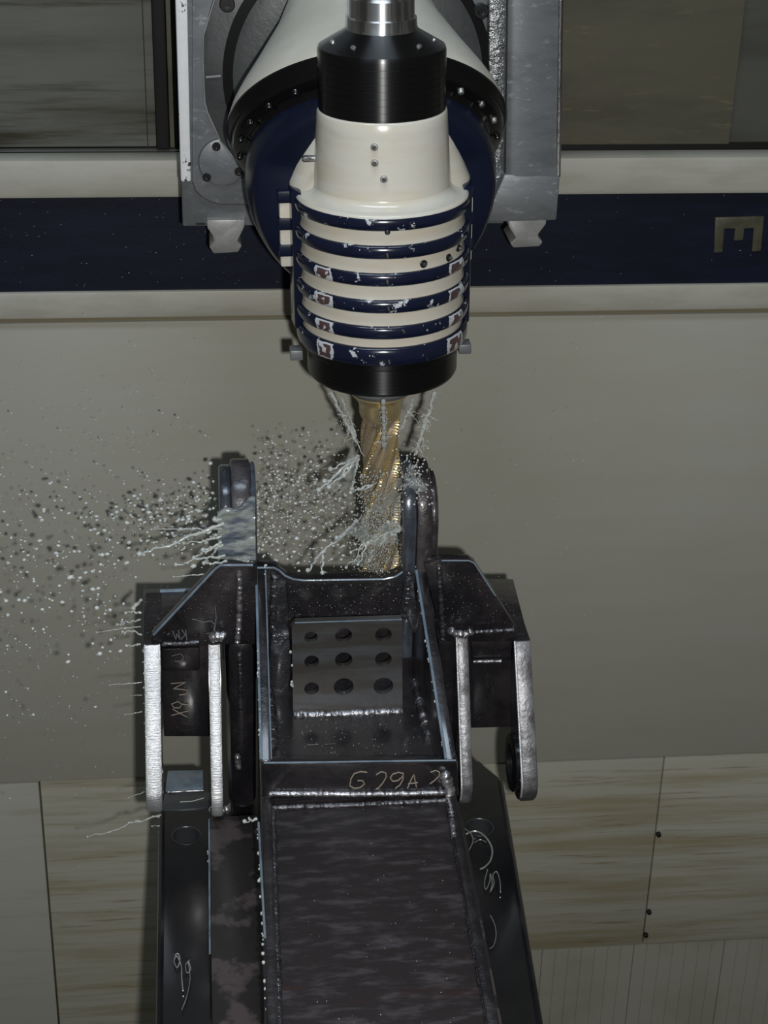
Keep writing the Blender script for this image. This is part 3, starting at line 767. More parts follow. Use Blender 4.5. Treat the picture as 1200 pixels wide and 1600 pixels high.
# plates joining each pair of ears
prism('ear_bridge', [(-0.4063, -0.6355), (-0.3109, -0.6392), (-0.3155, -0.8525), (-0.4042, -0.8484)], -0.105, -0.085, XZ, M['scale'], arm, bev=0.002)
prism('ear_bridge', [(0.1617, -0.6516), (0.2562, -0.6551), (0.2631, -0.8568), (0.1784, -0.8559)], -0.105, -0.085, XZ, M['scale'], arm, bev=0.002)
prism('bridge_strip', [(-0.402, -0.6496), (-0.3322, -0.6496), (-0.3335, -0.6993), (-0.4014, -0.6993)], -0.114, -0.100, XZ, M['scale'], arm, bev=0.003)
prism('bridge_strip', [(0.1695, -0.6523), (0.2468, -0.6552), (0.2494, -0.7003), (0.174, -0.6973)], -0.114, -0.100, XZ, M['scale'], arm, bev=0.003)
# top plates behind the gussets
zt_l, zt_r = -0.632, -0.645
prism('ear_cap', [(-0.4379, 0.0795), (-0.2901, 0.0706), (-0.2934, -0.1178), (-0.4338, -0.1158)], zt_l - 0.012, zt_l + 0.001, XY, M['scale'], arm, bev=0.002)
prism('ear_cap', [(0.1559, 0.1049), (0.2848, 0.0973), (0.2767, -0.1092), (0.1269, -0.1114)], zt_r - 0.012, zt_r + 0.001, XY, M['scale'], arm, bev=0.002)
obj('wet_sheen_edge', *tube_vf([(-0.406, 0.0659, -0.631), (-0.3415, 0.067, -0.631)], 0.0042, 8), M['sheen'], arm)
# upright lugs either side of the cutter
def lug(x0, x1, rad, yc, zc_, zlow, m, name='lug', w=0.092):
    out = [(yc - w, zlow), (yc - w, zc_)] + arc(yc, zc_, rad, 180, 0, 20)[1:-1] + [(yc + w, zc_), (yc + w, zlow)]
    return prism(name, out, x0, x1, YZ, M[m], arm, bev=0.0055)
zl = -0.342 - 0.075
lug(-0.2690, -0.2335, 0.088, -0.004, zl, -0.70, 'lugmid')
lug(-0.2900, -0.2685, 0.084, 0.002, zl - 0.010, -0.70, 'lug', 'lug_side', 0.088)
lug(-0.2340, -0.2240, 0.086, 0.000, zl - 0.006, -0.70, 'lug', 'lug_side', 0.088)
zl2 = -0.3437 - 0.075
lug(0.0400, 0.0640, 0.088, -0.004, zl2, -0.70, 'lug')
lug(0.0640, 0.0925, 0.087, -0.003, zl2 - 0.004, -0.70, 'lugbrown')
lug(0.0920, 0.1065, 0.080, 0.004, zl2 - 0.022, -0.70, 'lugbrown', 'lug_side', 0.080)
# lower flanges with a hole each, and the ledge between flange and box
fl0, fr0 = -0.418, 0.2629
fl1, fr1 = -0.4085, 0.1397
hl = (-0.3674, -0.1733, -1.03); hr = (0.1932, -0.1871, -1.03)
prism('flange', [(fl0 + 0.01, 0.03), (fl0, 0.015), (fl1, YN), (-0.20, YN), (-0.20, 0.03)], ZF - 0.045, ZF, XY, M['blackwet'], arm, bev=0, holes=[circ(hl[0], hl[1], 0.0265, 32)])
yr0 = 0.0284
prism('flange', [(0.1951, yr0 - 0.004), (0.2257, yr0), (0.234, yr0 - 0.02), (fr0 - 0.006, yr0 - 0.06), (fr1, YN), (0.02, YN), (0.02, yr0)], ZF - 0.045, ZF, XY, M['blackwet'], arm, bev=0, holes=[circ(hr[0], hr[1], 0.0265, 32)])
obj('flange_rim', *tube_vf(resample([(fr0 - 0.006, yr0 - 0.07, ZF - 0.004), (fr1, YN, ZF - 0.004)], 0.02), 0.007, 8), M['blackwet'], arm)
obj('flange_rim', *tube_vf(resample([(fl0 + 0.004, 0.0, ZF - 0.004), (fl1 + 0.004, YN, ZF - 0.004)], 0.02), 0.007, 8), M['blackwet'], arm)
prism('flange_pad', [(-0.4087, -0.0325), (-0.4043, 0.0335), (-0.3329, 0.0308), (-0.3335, -0.0293)], ZF - 0.002, ZF + 0.006, XY, M['sheen'], arm, bev=0.003, label='lit wet flange end painted pale blue')  # thin pad; pale blue stands for light on the wet flange end
prism('wet_sheen_step', [(-0.4142, -0.0942), (-0.4099, -0.0387), (-0.316, -0.0389), (-0.3167, -0.0908)], ZF - 0.002, ZF + 0.003, XY, M['bore'], arm, bev=0.002)  # duller pad; its grey paints the sheen on the flange bevel
obj('wet_sheen_edge', *tube_vf([(-0.4035, -0.0397, -1.025), (-0.3334, -0.0382, -1.025)], 0.0016, 6), M['weld'], arm)
obj('wet_sheen_edge', *tube_vf([(-0.3796, -0.0726, -1.025), (-0.3561, -0.0721, -1.025), (-0.3337, -0.0633, -1.025)], 0.0010, 6), M['coolant'], arm)
for c in (hl, hr):
    V, F = [], []
    for j, zz_ in enumerate((ZF + 0.0008, ZF - 0.045)):
        for i in range(40):
            a = 2 * pi * i / 40; V.append((c[0] + 0.0262 * cos(a), c[1] + 0.0262 * sin(a), zz_))
    F = [[i, (i + 1) % 40, 40 + (i + 1) % 40, 40 + i] for i in range(40)]
    obj('hole_bore', V, F, M['bore'], arm, smooth=60)
    obj('hole_rim', *tube_vf([(c[0] + 0.0268 * cos(2 * pi * i / 40), c[1] + 0.0268 * sin(2 * pi * i / 40), ZF + 0.0006) for i in range(41)], 0.0011, 6), M['bore'], arm)  # paler ring added as the lit edge of the hole
prism('ledge', [(-0.3230, -0.215), (-0.3290, YN), (-0.233, YN), (-0.228, -0.215)], ZS - 0.03, ZS, XY, M['ledge'], arm, bev=0.003, label='patchy brown ledge beside the box')
prism('ledge', [(0.150, -0.215), (0.110, YN), (0.05, YN), (0.085, -0.215)], ZS - 0.03, ZS, XY, M['ledge'], arm, bev=0.003)
sheen([(-0.3232, -0.225, ZS), (-0.3262, -0.5903, ZS)], 0.0018)
box('spacer', -0.318, -0.235, YN, -0.24, ZF, ZS - 0.03, M['blackwet'], arm, 0.002)
box('spacer', 0.07, 0.11, YN, -0.24, ZF, ZS - 0.03, M['blackwet'], arm, 0.002)

# weld beads
def at_y(pts): return pts
weld([(-0.166, -0.203, -0.7443), (-0.1052, -0.203, -0.7469), (-0.0349, -0.203, -0.7458), (0.0346, -0.203, -0.7461)], 0.0075, arm, seed=2)
weld([(-0.2209, -0.4598, -0.7284), (-0.0693, -0.4598, -0.7374), (0.0181, -0.4598, -0.7405), (0.0906, -0.4598, -0.7415)], 0.0050, arm, seed=3)
weld([(-0.2162, YG - 0.022, ZB + 0.002), (-0.0695, YG - 0.024, ZB + 0.002), (0.084, YG - 0.022, ZB + 0.002)], 0.0050, arm, 'welddark', seed=4)
weld([(-0.1914, -0.096, -0.5096), (-0.1951, -0.096, -0.5671), (-0.1955, -0.096, -0.6284)], 0.0085, arm, 'welddark', seed=5)
weld([(0.0516, -0.096, -0.5123), (0.0495, -0.096, -0.5621), (0.0487, -0.096, -0.614)], 0.0085, arm, 'welddark', seed=6)
weld([(-0.208, -0.11, fz(-0.11) + 0.004), (-0.208, -0.25, fz(-0.25) + 0.004), (-0.209, -0.30, fz(-0.3) + 0.003)], 0.012, arm, 'welddark', seed=7)
weld([(0.068, -0.11, fz(-0.11) + 0.004), (0.072, -0.30, fz(-0.30) + 0.004)], 0.009, arm, 'welddark', seed=8)
weld([(-0.259, -0.131, -0.4826), (-0.2574, -0.131, -0.5313), (-0.2593, -0.131, -0.5847), (-0.2634, -0.131, -0.6292)], 0.0058, arm, seed=9)
weld([(0.1013, -0.131, -0.4825), (0.1077, -0.131, -0.5574), (0.1145, -0.131, -0.6395)], 0.0050, arm, 'welddark', seed=10)
weld([(-0.3131, -0.14, -0.6137), (-0.2992, -0.14, -0.6101), (-0.2854, -0.14, -0.6134)], 0.0095, arm, seed=11)
weld([(0.1241, -0.14, -0.6124), (0.1363, -0.14, -0.6211), (0.1531, -0.14, -0.6245), (0.1669, -0.14, -0.6154)], 0.0075, arm, seed=12)
weld([(-0.3998, -0.135, -0.6256), (-0.3687, -0.135, -0.6268), (-0.3317, -0.135, -0.6241)], 0.0045, arm, 'welddark', seed=13)
weld([(0.1728, -0.135, -0.6227), (0.2121, -0.135, -0.6215), (0.2467, -0.135, -0.62)], 0.0045, arm, 'welddark', seed=14)
weld([(0.1763, -0.119, -0.6967), (0.2126, -0.119, -0.6968), (0.2296, -0.119, -0.6974)], 0.0035, arm, seed=15)
weld([(-0.3213, -0.165, -0.9728), (-0.3094, -0.165, -0.9823), (-0.2949, -0.165, -0.9801), (-0.2803, -0.165, -0.9749)], 0.0085, arm, seed=16)
weld([(-0.2603, -0.135, -0.6501), (-0.259, -0.135, -0.7194), (-0.2598, -0.135, -0.7757)], 0.0050, arm, 'welddark', seed=17)
weld([(-0.2673, -0.14, -0.8727), (-0.2653, -0.14, -0.902)], 0.0058, arm, seed=18)
weld([(bl - 0.004, YG - 0.03, ZB + 0.004), ((bl + bl2) / 2 - 0.004, (YG + YN) / 2, ZB + 0.004), (bl2 - 0.004, YN, ZB + 0.004)], 0.0055, arm, 'welddark', seed=19)
weld([(br - 0.002, YG - 0.03, ZB + 0.004), ((br + br2) / 2 - 0.002, (YG + YN) / 2, ZB + 0.004), (br2 - 0.002, YN, ZB + 0.004)], 0.0055, arm, 'welddark', seed=20)
weld([(0.0752, -0.4638, -0.698), (0.0813, -0.4638, -0.7142), (0.0853, -0.4638, -0.733), (0.0858, -0.4638, -0.745)], 0.0095, arm, seed=21)
weld([(0.0814, -0.4721, -0.744), (0.0832, -0.4991, -0.744), (0.081, -0.5393, -0.744), (0.0783, -0.5819, -0.744)], 0.0050, arm, seed=22)
prism('spattered_fillet', [(-0.2012, -0.6205), (-0.1684, -0.6136), (-0.1638, -0.677), (-0.1686, -0.7611), (-0.2057, -0.7709), (-0.2075, -0.6892)], -0.125, -0.10, XZ, M['spatter'], arm, bev=0.006)
prism('spattered_fillet', [(-0.1996, -0.5111), (-0.1719, -0.5226), (-0.1673, -0.5928), (-0.1697, -0.6283), (-0.2004, -0.6326)], -0.104, -0.088, XZ, M['spatter'], arm, bev=0.006)
prism('spattered_fillet', [(0.043, -0.5164), (0.0568, -0.5062), (0.0689, -0.5876), (0.0735, -0.6568), (0.0482, -0.6116), (0.0395, -0.5594)], -0.104, -0.088, XZ, M['spatter'], arm, bev=0.005)
# the post between gusset and box, left and right
prism('side_post', [(-0.2853, -0.631), (-0.2293, -0.6331), (-0.2331, -1.011), (-0.2847, -1.0083)], -0.130, -0.02, XZ, M['scale'], arm, bev=0.019)
prism('side_post', [(0.1066, -0.6459), (0.1402, -0.6472), (0.1602, -0.9976), (0.14, -0.9966)], -0.118, -0.02, XZ, M['scale'], arm, bev=0.008)

# chalk marks
def strokes(name, lines, fn, m, r=0.0011):
    for L_ in lines: obj(name, *tube_vf(resample([fn(*p) for p in L_], 0.004), r, 5), M[m], arm)
ys = YG - 0.0068
G = [[(-0.0553, -0.6937), (-0.0661, -0.6918), (-0.0769, -0.6952), (-0.0822, -0.7055), (-0.0842, -0.7199), (-0.0765, -0.7256), (-0.0667, -0.7248), (-0.0592, -0.7172), (-0.0626, -0.7104), (-0.0713, -0.71)], [(-0.0399, -0.6997), (-0.0314, -0.6935), (-0.0237, -0.6965), (-0.0224, -0.7045), (-0.0276, -0.7161), (-0.0361, -0.7277), (-0.0393, -0.7288)], [(0.0069, -0.6993), (-0.0019, -0.6963), (-0.0117, -0.6997), (-0.0158, -0.7075), (-0.0113, -0.7143), (-0.0026, -0.7134), (0.0049, -0.7058), (0.0069, -0.6993), (0.0061, -0.7112), (0.001, -0.7229), (-0.0065, -0.7291)], [(0.0143, -0.7302), (0.0193, -0.7145), (0.0244, -0.7015), (0.027, -0.7162), (0.0296, -0.7283)], [(0.0151, -0.7209), (0.0315, -0.7191)], [(0.0527, -0.6989), (0.0613, -0.6954), (0.0681, -0.6997), (0.0673, -0.7076), (0.0599, -0.7165), (0.0525, -0.7228)]]
strokes('chalk_stroke', [[(x, z) for x, z in l] for l in G], lambda x, z: (x, ys, z), 'chalk', 0.0011)
K = [[(-0.3565, -0.6029), (-0.3548, -0.6247)], [(-0.3568, -0.6138), (-0.3634, -0.6027)], [(-0.3568, -0.6138), (-0.3663, -0.6229)], [(-0.3692, -0.6038), (-0.3675, -0.6228), (-0.3729, -0.6104), (-0.3745, -0.6239), (-0.3796, -0.6048)], [(-0.3866, -0.6086), (-0.3891, -0.6125)], [(-0.3025, -0.5566), (-0.3006, -0.5794), (-0.3058, -0.6062)], [(-0.3421, -0.5806), (-0.3239, -0.588), (-0.31, -0.5858), (-0.3032, -0.5941), (-0.3047, -0.6103), (-0.3198, -0.6124)]]
strokes('chalk_stroke', K, lambda x, z: (x, -0.1262, z), 'chalkgrey', 0.0008)
K2 = [[(-0.3872, -0.7299), (-0.3601, -0.7282), (-0.3829, -0.7414), (-0.357, -0.7453), (-0.3584, -0.7537), (-0.3727, -0.7559)], [(-0.3875, -0.7752), (-0.3755, -0.77), (-0.3686, -0.776), (-0.3724, -0.7844), (-0.383, -0.7839), (-0.3875, -0.7752)], [(-0.3686, -0.776), (-0.3567, -0.7779)], [(-0.3883, -0.8008), (-0.3547, -0.7909)], [(-0.3739, -0.7957), (-0.3855, -0.7866)], [(-0.3739, -0.7957), (-0.3599, -0.805)]]
strokes('chalk_stroke', K2, lambda x, z: (x, -0.1062, z), 'chalk', 0.0009)
K3 = [[(-0.3839, -0.6653), (-0.3675, -0.6604), (-0.3619, -0.6689), (-0.3668, -0.677), (-0.3796, -0.6765)]]
strokes('chalk_stroke', K3, lambda x, z: (x, -0.1142, z), 'chalkgrey', 0.0008)
K4 = [[(-0.1148, -0.3), (-0.1013, -0.3), (-0.0978, -0.3), (-0.1102, -0.3), (-0.0965, -0.3)], [(-0.1464, -0.3), (-0.1261, -0.3)]]
strokes('chalk_stroke', K4, lambda x, y: (x, y, fz(y) + 0.001), 'chalkgrey', 0.0008)

# ------------------------------------------------------------------ coolant
rnd = random.Random(11)
def strand_vf(a, b, r, amp, n=26, sag=0.0, knob=True, seed=0, taper=True):
    q = random.Random(seed)
    P = wobble(a, b, n, amp, q, sag)
    rad = [r * (1.0 - (0.55 * i / n if taper else 0)) * q.uniform(0.7, 1.25) for i in range(n + 1)]
    bg = Bag().add(tube_vf(P, rad, 7))
    if knob: bg.add(ball_vf(P[-1], r * 1.7))
    return bg
def jet(a, b, r, amp, label, seed, extra=0):
    bg = strand_vf(a, b, r, amp, 40, 0, False, seed, False)
    q = random.Random(seed + 50)
    for k in range(extra):
        t = q.uniform(0.35, 1.0); p = Vector(a).lerp(Vector(b), t)
        e = p + Vector((q.uniform(-0.02, 0.02), q.uniform(-0.01, 0.01), q.uniform(-0.035, 0.01)))
        s = strand_vf(p, e, r * 0.4, 0.0015, 10, 0, False, seed + k)
        bg.add((s.v, s.f))
    for k in range(60):
        t = q.random(); p = Vector(a).lerp(Vector(b), t) + Vector((q.gauss(0, 1), q.gauss(0, 1), q.gauss(0, 1))) * r * (0.8 + t)
        bg.add(ball_vf(p, r * q.uniform(0.18, 0.5)))
    return bg.build('coolant_jet', M['coolant'], None, smooth=60, label=label, cat='coolant')
jet((-0.0912, -0.05, -0.1724), (-0.0443, -0.035, -0.2769), 0.0036, 0.0012, 'milky coolant jet leaving the nose ring left of the cutter', 1, 8)
jet((-0.0736, -0.07, -0.1763), (-0.0435, -0.036, -0.2638), 0.0022, 0.0012, 'thin coolant jet just right of the left jet', 2, 5)
jet((-0.0055, -0.115, -0.1629), (0.0056, -0.045, -0.286), 0.0042, 0.0005, 'straight milky coolant jet in front of the cutter', 3, 3)
jet((0.0537, -0.06, -0.1832), (0.0386, -0.03, -0.2533), 0.0024, 0.0015, 'thin ragged coolant jet close right of the cutter', 4, 6)
jet((0.0961, -0.03, -0.1835), (0.0683, -0.01, -0.3142), 0.0038, 0.0016, 'ragged coolant jet rightmost below the nose ring', 5, 12)

# splash round the cutter
def fan(bg, c, dirs, r, seed):
    for k, e in enumerate(dirs):
        s = strand_vf(c, e, r, 0.0022, 22, 0.0, True, seed + k); bg.add((s.v, s.f))
bg = Bag()
fan(bg, (-0.0407, -0.05, -0.2977), [(-0.1149, -0.1, -0.3399), (-0.099, -0.1, -0.3365), (-0.1056, -0.08, -0.3323), (-0.0681, -0.08, -0.3206), (-0.0521, -0.06, -0.3602), (-0.0871, -0.06, -0.321)], 0.0034, 30)
fan(bg, (-0.0152, -0.06, -0.3522), [(-0.0571, -0.09, -0.3502), (-0.0401, -0.08, -0.3519)], 0.0026, 40)
fan(bg, (0.0389, -0.055, -0.4436), [(-0.0231, -0.08, -0.4588), (0.011, -0.07, -0.4257), (0.021, -0.07, -0.4523)], 0.0030, 50)
fan(bg, (-0.0231, -0.08, -0.4588), [(-0.0419, -0.1, -0.4897), (-0.0642, -0.09, -0.5025), (-0.0553, -0.09, -0.4709)], 0.0020, 55)
fan(bg, (-0.0567, -0.06, -0.4395), [(-0.106, -0.1, -0.4639), (-0.0815, -0.08, -0.4492), (-0.0418, -0.06, -0.4215)], 0.0030, 60)
fan(bg, (-0.106, -0.1, -0.4639), [(-0.1354, -0.11, -0.497), (-0.1099, -0.11, -0.5018)], 0.0030, 65)
for i in range(620):
    t = rnd.random()
    px = rnd.gauss(0.0, 0.020); z = rnd.uniform(-0.54, -0.32)
    bg.add(ball_vf((px - 0.015 + (-0.42 - z) * 0.05, rnd.uniform(-0.075, -0.04), z), rnd.uniform(0.0007, 0.0019), (1, 1, 1.2)))
for i in range(160):
    a = rnd.uniform(-0.4, 1.2); z = rnd.gauss(-0.325, 0.03)
    bg.add(ball_vf((0.045 + rnd.gauss(0.01, 0.016), rnd.uniform(-0.11, -0.07), z), rnd.uniform(0.0009, 0.0026)))
for i in range(2600):
    z = rnd.gauss(-0.455, 0.055)
    if not -0.56 < z < -0.30: continue
    x = rnd.gauss(0.0, 0.024) + (z + 0.45) * 0.10
    bg.add(ball_vf((x, rnd.uniform(-0.085, -0.042), z), rnd.uniform(0.00035, 0.0009), (1, 1, 1.3)))
bg.build('coolant_splash', M['coolant'], None, smooth=60, label='milky coolant splash torn off round the cutter flutes', cat='coolant', kind='stuff')

# torn films stretched between the strands
def film_sheet(bag, a, b, c, dpt, seed, n=14):
    q = random.Random(seed); a, b, c = Vector(a), Vector(b), Vector(c); idx = {}; V = []; F = []
    w = [q.uniform(3, 9) for _ in range(4)]
    for i in range(n + 1):
        for j in range(n + 1 - i):
            u, v_ = i / n, j / n
            p = a + (b - a) * u + (c - a) * v_
            e = 4 * u * v_ + 2 * u * (1 - u - v_) + 2 * v_ * (1 - u - v_)
            p += Vector((0.002 * sin(w[0] * u * 3 + w[1] * v_), -dpt * e * (0.6 + 0.4 * sin(w[2] * u + w[3] * v_ * 2)), 0.003 * sin(w[1] * u * 2 - w[2] * v_)))
            idx[i, j] = len(V); V.append(p)
    for i in range(n):
        for j in range(n - i):
            if q.random() < 0.10 and i + j > 2: continue
            F.append([idx[i, j], idx[i + 1, j], idx[i, j + 1]])
            if i + j < n - 1: F.append([idx[i + 1, j], idx[i + 1, j + 1], idx[i, j + 1]])
    bag.add((V, F))
bg = Bag()
for k, (a, b, c) in enumerate((
    ((-0.0405, -0.045, -0.2849), (-0.099, -0.1, -0.3378), (-0.0498, -0.06, -0.3564)), ((-0.0487, -0.045, -0.2721), (-0.0772, -0.08, -0.3204), (-0.0448, -0.05, -0.3269)),
    ((0.0353, -0.06, -0.3368), (-0.0233, -0.07, -0.4012), (0.0397, -0.06, -0.4081)), ((0.0361, -0.06, -0.408), (-0.0383, -0.08, -0.461), (0.0309, -0.07, -0.4685)),
    ((-0.0238, -0.075, -0.3986), (-0.0584, -0.08, -0.4367), (-0.0226, -0.075, -0.4642)), ((-0.0418, -0.06, -0.4215), (-0.0926, -0.09, -0.454), (-0.0494, -0.07, -0.4423)),
    ((-0.0231, -0.08, -0.4615), (-0.0548, -0.09, -0.5014), (-0.0043, -0.075, -0.494)), ((0.0455, -0.1, -0.2886), (0.0332, -0.1, -0.3362), (0.0826, -0.11, -0.3427)))):
    film_sheet(bg, a, b, c, 0.006, 200 + k)
bg.build('coolant_film', M['veil'], None, smooth=60, label='thin torn coolant films stretched in front of the cutter', cat='coolant', kind='stuff')

# sheet of coolant draped over the left lug: follows the lug's front face and left side
V, F = [], []
nu, nv = 30, 40
q = random.Random(3)
zt_s, zb_s = -0.3613, -0.4879
for j in range(nv + 1):
    t = j / nv; z = zt_s + (zb_s - zt_s) * t
    rip = 0.0022 * sin(t * 19 + 0.6) + 0.0012 * sin(t * 43)
    for i in range(nu + 1):
        s = i / nu
        x = -0.2945 + 0.067 * s
        lift = 0.004 + rip * (0.6 + 0.4 * sin(s * 5 + t * 7)) + q.uniform(0, 0.0006)
        y = -0.0965 - lift
        V.append((x, y, z + 0.030 * (s - 0.75) * (1 - t) + 0.005 * sin(s * 9) * (1 - t)))
n1 = len(V)
for p in list(V): V.append((p[0], -0.094, p[2]))
w = nu + 1
for j in range(nv):
    for i in range(nu): F.append([j * w + i, j * w + i + 1, (j + 1) * w + i + 1, (j + 1) * w + i])
for (a, b) in [(j * w, (j + 1) * w) for j in range(nv)] + [(j * w + nu, (j + 1) * w + nu) for j in range(nv)] + [(i, i + 1) for i in range(nu)] + [(nv * w + i, nv * w + i + 1) for i in range(nu)]:
    F.append([a, b, n1 + b, n1 + a])
obj('coolant_sheet', V, F, M['coolant_thin'], None, smooth=60, label='rippled milky coolant sheet running over the left upright lug', cat='coolant')

# strands flung left from the lug and the left ear
bg = Bag()
yL = -0.10
for k, (a, b, r) in enumerate((
    ((-0.2866, -0.1, -0.4116), (-0.4135, -0.12, -0.4012), 0.0017), ((-0.283, -0.1, -0.4015), (-0.4344, -0.12, -0.4492), 0.0040), ((-0.288, -0.1, -0.4271), (-0.3575, -0.11, -0.4364), 0.0030),
    ((-0.2882, -0.1, -0.4374), (-0.3389, -0.11, -0.4616), 0.0030), ((-0.2861, -0.1, -0.4453), (-0.3228, -0.11, -0.4517), 0.0034), ((-0.282, -0.11, -0.4608), (-0.3698, -0.12, -0.4733), 0.0030),
    ((-0.2789, -0.12, -0.4658), (-0.321, -0.13, -0.4642), 0.0028), ((-0.2874, -0.1, -0.3936), (-0.3032, -0.1, -0.3945), 0.0036), ((-0.3215, -0.13, -0.4863), (-0.3735, -0.14, -0.4855), 0.0014),
    ((-0.2948, -0.1, -0.4243), (-0.3155, -0.1, -0.4366), 0.0034), ((-0.2953, -0.1, -0.4502), (-0.3187, -0.1, -0.4755), 0.0026),
    ((-0.4332, -0.1, -0.5511), (-0.4537, -0.1, -0.5744), 0.0034), ((-0.4346, -0.12, -0.5687), (-0.4631, -0.12, -0.5664), 0.0024), ((-0.4363, -0.12, -0.582), (-0.4826, -0.12, -0.5938), 0.0020),
    ((-0.4364, -0.13, -0.5908), (-0.5159, -0.14, -0.5926), 0.0010), ((-0.436, -0.13, -0.6083), (-0.4706, -0.14, -0.5956), 0.0020), ((-0.4391, -0.13, -0.6285), (-0.4661, -0.14, -0.6227), 0.0018),
    ((-0.4379, -0.15, -0.6967), (-0.4957, -0.15, -0.7012), 0.0010), ((-0.439, -0.15, -0.7244), (-0.4587, -0.15, -0.7249), 0.0009), ((-0.4404, -0.15, -0.7606), (-0.4709, -0.15, -0.7663), 0.0010),
    ((-0.4117, -0.2, -0.9581), (-0.5462, -0.2, -1.0041), 0.0016), ((-0.4142, -0.2, -0.9623), (-0.4738, -0.2, -0.9739), 0.0016), ((-0.4403, -0.2, -0.904), (-0.4713, -0.2, -0.9169), 0.0010),
    ((-0.2419, -0.5, -0.7488), (-0.2611, -0.5, -0.753), 0.0026), ((-0.4149, -0.2, -0.983), (-0.4292, -0.2, -0.9837), 0.0012))):
    s = strand_vf(a, b, r * 0.95, 0.0024 if r > 0.0015 else 0.0007, 22, 0.0, True, 100 + k); bg.add((s.v, s.f))
bg.build('coolant_strands', M['coolant'], None, smooth=60, label='milky coolant strands flung left off the lug, ear and flange', cat='coolant', kind='stuff')

# drops clinging along the plate edges
bg = Bag()
def drips(a, b, n, r, seed):
    q = random.Random(seed); a, b = Vector(a), Vector(b)
    for i in range(n):
        p = a.lerp(b, q.random()); bg.add(ball_vf(p + Vector((q.uniform(-0.002, 0.001), 0, -0.003)), r * q.uniform(0.55, 1.25), (1, 1, 1.3)))
drips((-0.2317, -0.27, -0.5545), (-0.233, -0.4518, -0.6681), 14, 0.0022, 1)
drips((0.0655, -0.12, -0.528), (0.0780, YG, zgr - 0.004), 16, 0.0028, 2)
drips((-0.2427, -0.5226, -0.746), (-0.2448, -0.9807, -0.746), 26, 0.0026, 3)
drips((-0.3245, -0.2569, -0.959), (-0.3253, -0.6013, -0.959), 8, 0.0026, 4)
drips((-0.419, -0.1129, -1.034), (-0.4149, -0.6642, -1.034), 22, 0.0014, 5)
drips((-0.1691, -0.2, -0.5733), (-0.1669, -0.2, -0.7087), 5, 0.0030, 6)
drips((-0.4325, -0.14, -0.6132), (-0.4363, -0.19, -0.8868), 12, 0.0018, 7)
drips((-0.2207, -0.09, -0.3345), (-0.2208, -0.09, -0.4631), 30, 0.0022, 8)
bg.build('coolant_drops', M['coolant'], None, smooth=60, label='milky coolant drops clinging along the edges of the arm', cat='coolant', kind='stuff')
bg = Bag()
q = random.Random(77)
for i in range(260):
    x = q.uniform(-0.21, 0.06); z = q.uniform(-0.62, -0.535)
    bg.add(ball_vf((x, -0.0905, z), q.choice((0.0003, 0.0004, 0.0004, 0.0007))))
for i in range(240):
    x = q.choice((q.uniform(-0.43, -0.23), q.uniform(0.10, 0.25))); y = -0.1262; z = q.uniform(-0.63, -0.50)
    bg.add(ball_vf((x, y, z), q.choice((0.0003, 0.0004, 0.0005))))
for i in range(150):
    y = q.uniform(YG, -0.2); x = q.uniform(-0.2, 0.06)
    bg.add(ball_vf((x, y, fz(y) + 0.0004), q.choice((0.0004, 0.0006, 0.0008))))
for i in range(60):
    y = q.uniform(-1.0, YG - 0.03); x = q.uniform(-0.2, 0.06)
    bg.add(ball_vf((x, y, ZB + 0.0003), q.choice((0.0004, 0.0005, 0.0007))))
bg.build('coolant_specks', M['spray'], None, smooth=60, label='fine coolant specks spattered over the dark arm', cat='coolant', kind='stuff')

# airborne spray thrown to the left
bg = Bag()
q = random.Random(21)
def drop(x, y, z, r):
    if -0.30 < x < -0.21 and z > -0.50: y = min(y, -0.12)
    if -0.47 < x < -0.22 and z < -0.50:
        if z < -0.63: return
        y = q.uniform(0.13, 0.35)
    bg.add(ball_vf((x, y, z), r, (q.uniform(0.9, 1.7), 1, 1), q.uniform(-0.5, 0.5)))
for i in range(420):                       # dense tongue left of the lug
    x = -0.29 - abs(q.gauss(0, 0.30)); 
    if x < -0.95: continue
    z = -0.545 - 0.13 * (-0.29 - x) + q.gauss(0, 0.030 + 0.06 * (-0.29 - x))
    drop(x, q.uniform(-0.2, 0.35), z, min(0.0048, 0.0013 + abs(q.gauss(0, 0.0018))))
for i in range(420):                       # sparse cloud below it
    x = q.uniform(-0.95, -0.30); z = -0.40 - abs(q.gauss(0.12, 0.24))
    drop(x, q.uniform(-0.2, 0.5), z, 0.0008 + abs(q.gauss(0, 0.0009)))
for i in range(700):
    x = q.uniform(-0.95, -0.30); z = q.gauss(-0.62, 0.22)
    drop(x, q.uniform(-0.1, 0.65), z, q.uniform(0.0005, 0.0011))
for i in range(400):                       # between lug and cutter
    t = q.random() ** 0.7
    x = -0.035 - 0.175 * t + q.gauss(0, 0.012); z = -0.36 - 0.16 * q.random() - 0.03 * t
    if x < -0.215: continue
    drop(x, q.uniform(-0.05, 0.30), z, 0.0008 + abs(q.gauss(0, 0.0010)))
for i in range(360):
    x = q.uniform(-0.215, -0.03); z = q.gauss(-0.50, 0.035)
    drop(x, q.uniform(-0.05, 0.25), z, 0.0007 + abs(q.gauss(0, 0.0012)))
for i in range(90):
    x = q.uniform(0.05, 0.55); z = q.gauss(-0.45, 0.2)
    drop(x, q.uniform(0.1, 0.6), z, q.uniform(0.0005, 0.0010))
bg.build('coolant_spray', M['spray'], None, smooth=60, label='cloud of milky coolant droplets flying left of the lug', cat='coolant', kind='stuff')

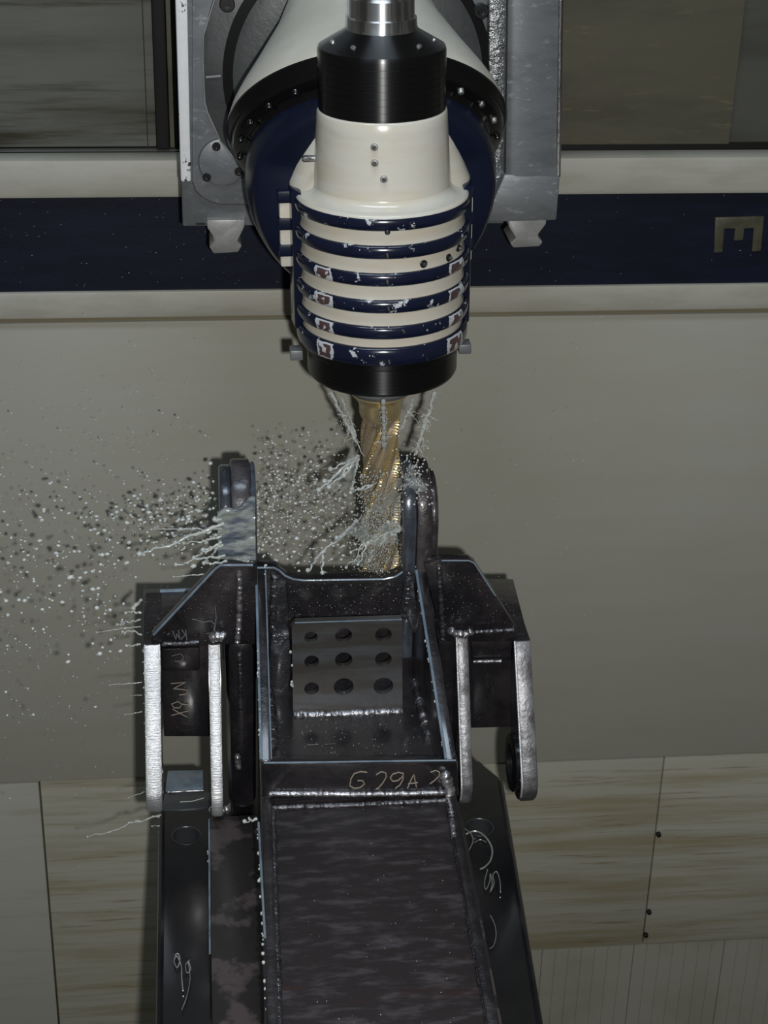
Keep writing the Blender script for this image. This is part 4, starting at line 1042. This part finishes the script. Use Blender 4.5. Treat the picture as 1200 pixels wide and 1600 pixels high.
# ------------------------------------------------------------------ curled swarf lying on the flanges
def curl(pts, r, label):
    P = [Vector(p) for p in pts]
    out = []
    for i in range(len(P) - 1):
        p0, p1, p2, p3 = P[max(i - 1, 0)], P[i], P[i + 1], P[min(i + 2, len(P) - 1)]
        for k in range(6):
            t = k / 6
            out.append(0.5 * ((2 * p1) + (-p0 + p2) * t + (2 * p0 - 5 * p1 + 4 * p2 - p3) * t * t + (-p0 + 3 * p1 - 3 * p2 + p3) * t ** 3))
    out.append(P[-1])
    return obj('swarf_curl', *tube_vf(out, r, 6), M['chip'], None, smooth=60, label=label, cat='metal chip')
def fpts(z, l): return l
curl([(0.1612, -0.2171, -1.022), (0.1761, -0.2083, -1.022), (0.1902, -0.2132, -1.022), (0.2015, -0.2356, -1.022), (0.2052, -0.2668, -1.022), (0.1966, -0.2985, -1.022), (0.183, -0.3163, -1.022), (0.1739, -0.3212, -1.022)], 0.0019, 'large open ring of bright swarf below the right flange hole')
curl([(0.1607, -0.2025, -1.018), (0.1706, -0.219, -1.018), (0.1721, -0.2425, -1.018), (0.1592, -0.2724, -1.018)], 0.0011, 'short bright swarf arc crossing the large ring at its left')
curl([(0.1755, -0.2383, -1.026), (0.1879, -0.2295, -1.026), (0.1989, -0.238, -1.026)], 0.0008, 'thin swarf arc inside the large bright ring')
curl([(0.1886, -0.3198, -1.024), (0.1771, -0.3558, -1.024), (0.1761, -0.3775, -1.024), (0.1865, -0.3564, -1.024), (0.1913, -0.3329, -1.024), (0.1906, -0.3604, -1.024), (0.1832, -0.3852, -1.024), (0.1941, -0.3606, -1.024), (0.1952, -0.3387, -1.024), (0.204, -0.3283, -1.024), (0.2059, -0.3542, -1.024), (0.2018, -0.3865, -1.024)], 0.0010, 'tight wiry swarf coil below the large ring')
curl([(0.1738, -0.4456, -1.026), (0.1778, -0.4717, -1.026), (0.1756, -0.5003, -1.026), (0.1669, -0.5263, -1.026), (0.1591, -0.5324, -1.026)], 0.0008, 'thin hooked swarf wire lowest on the right flange')
curl([(-0.3871, -0.5121, -1.024), (-0.3816, -0.5076, -1.024), (-0.3783, -0.524, -1.024), (-0.3826, -0.5429, -1.024), (-0.3881, -0.5265, -1.024), (-0.3838, -0.5139, -1.024), (-0.3761, -0.537, -1.024), (-0.3749, -0.5718, -1.024), (-0.3727, -0.5999, -1.024)], 0.0012, 'looped bright swarf upper left on the left flange')
curl([(-0.3619, -0.5252, -1.024), (-0.3685, -0.5376, -1.024), (-0.3663, -0.5568, -1.024), (-0.3598, -0.5478, -1.024), (-0.3641, -0.5283, -1.024), (-0.3609, -0.5698, -1.024), (-0.3663, -0.6127, -1.024), (-0.3748, -0.6453, -1.024)], 0.0009, 'long tailed swarf wire right of the left flange loop')
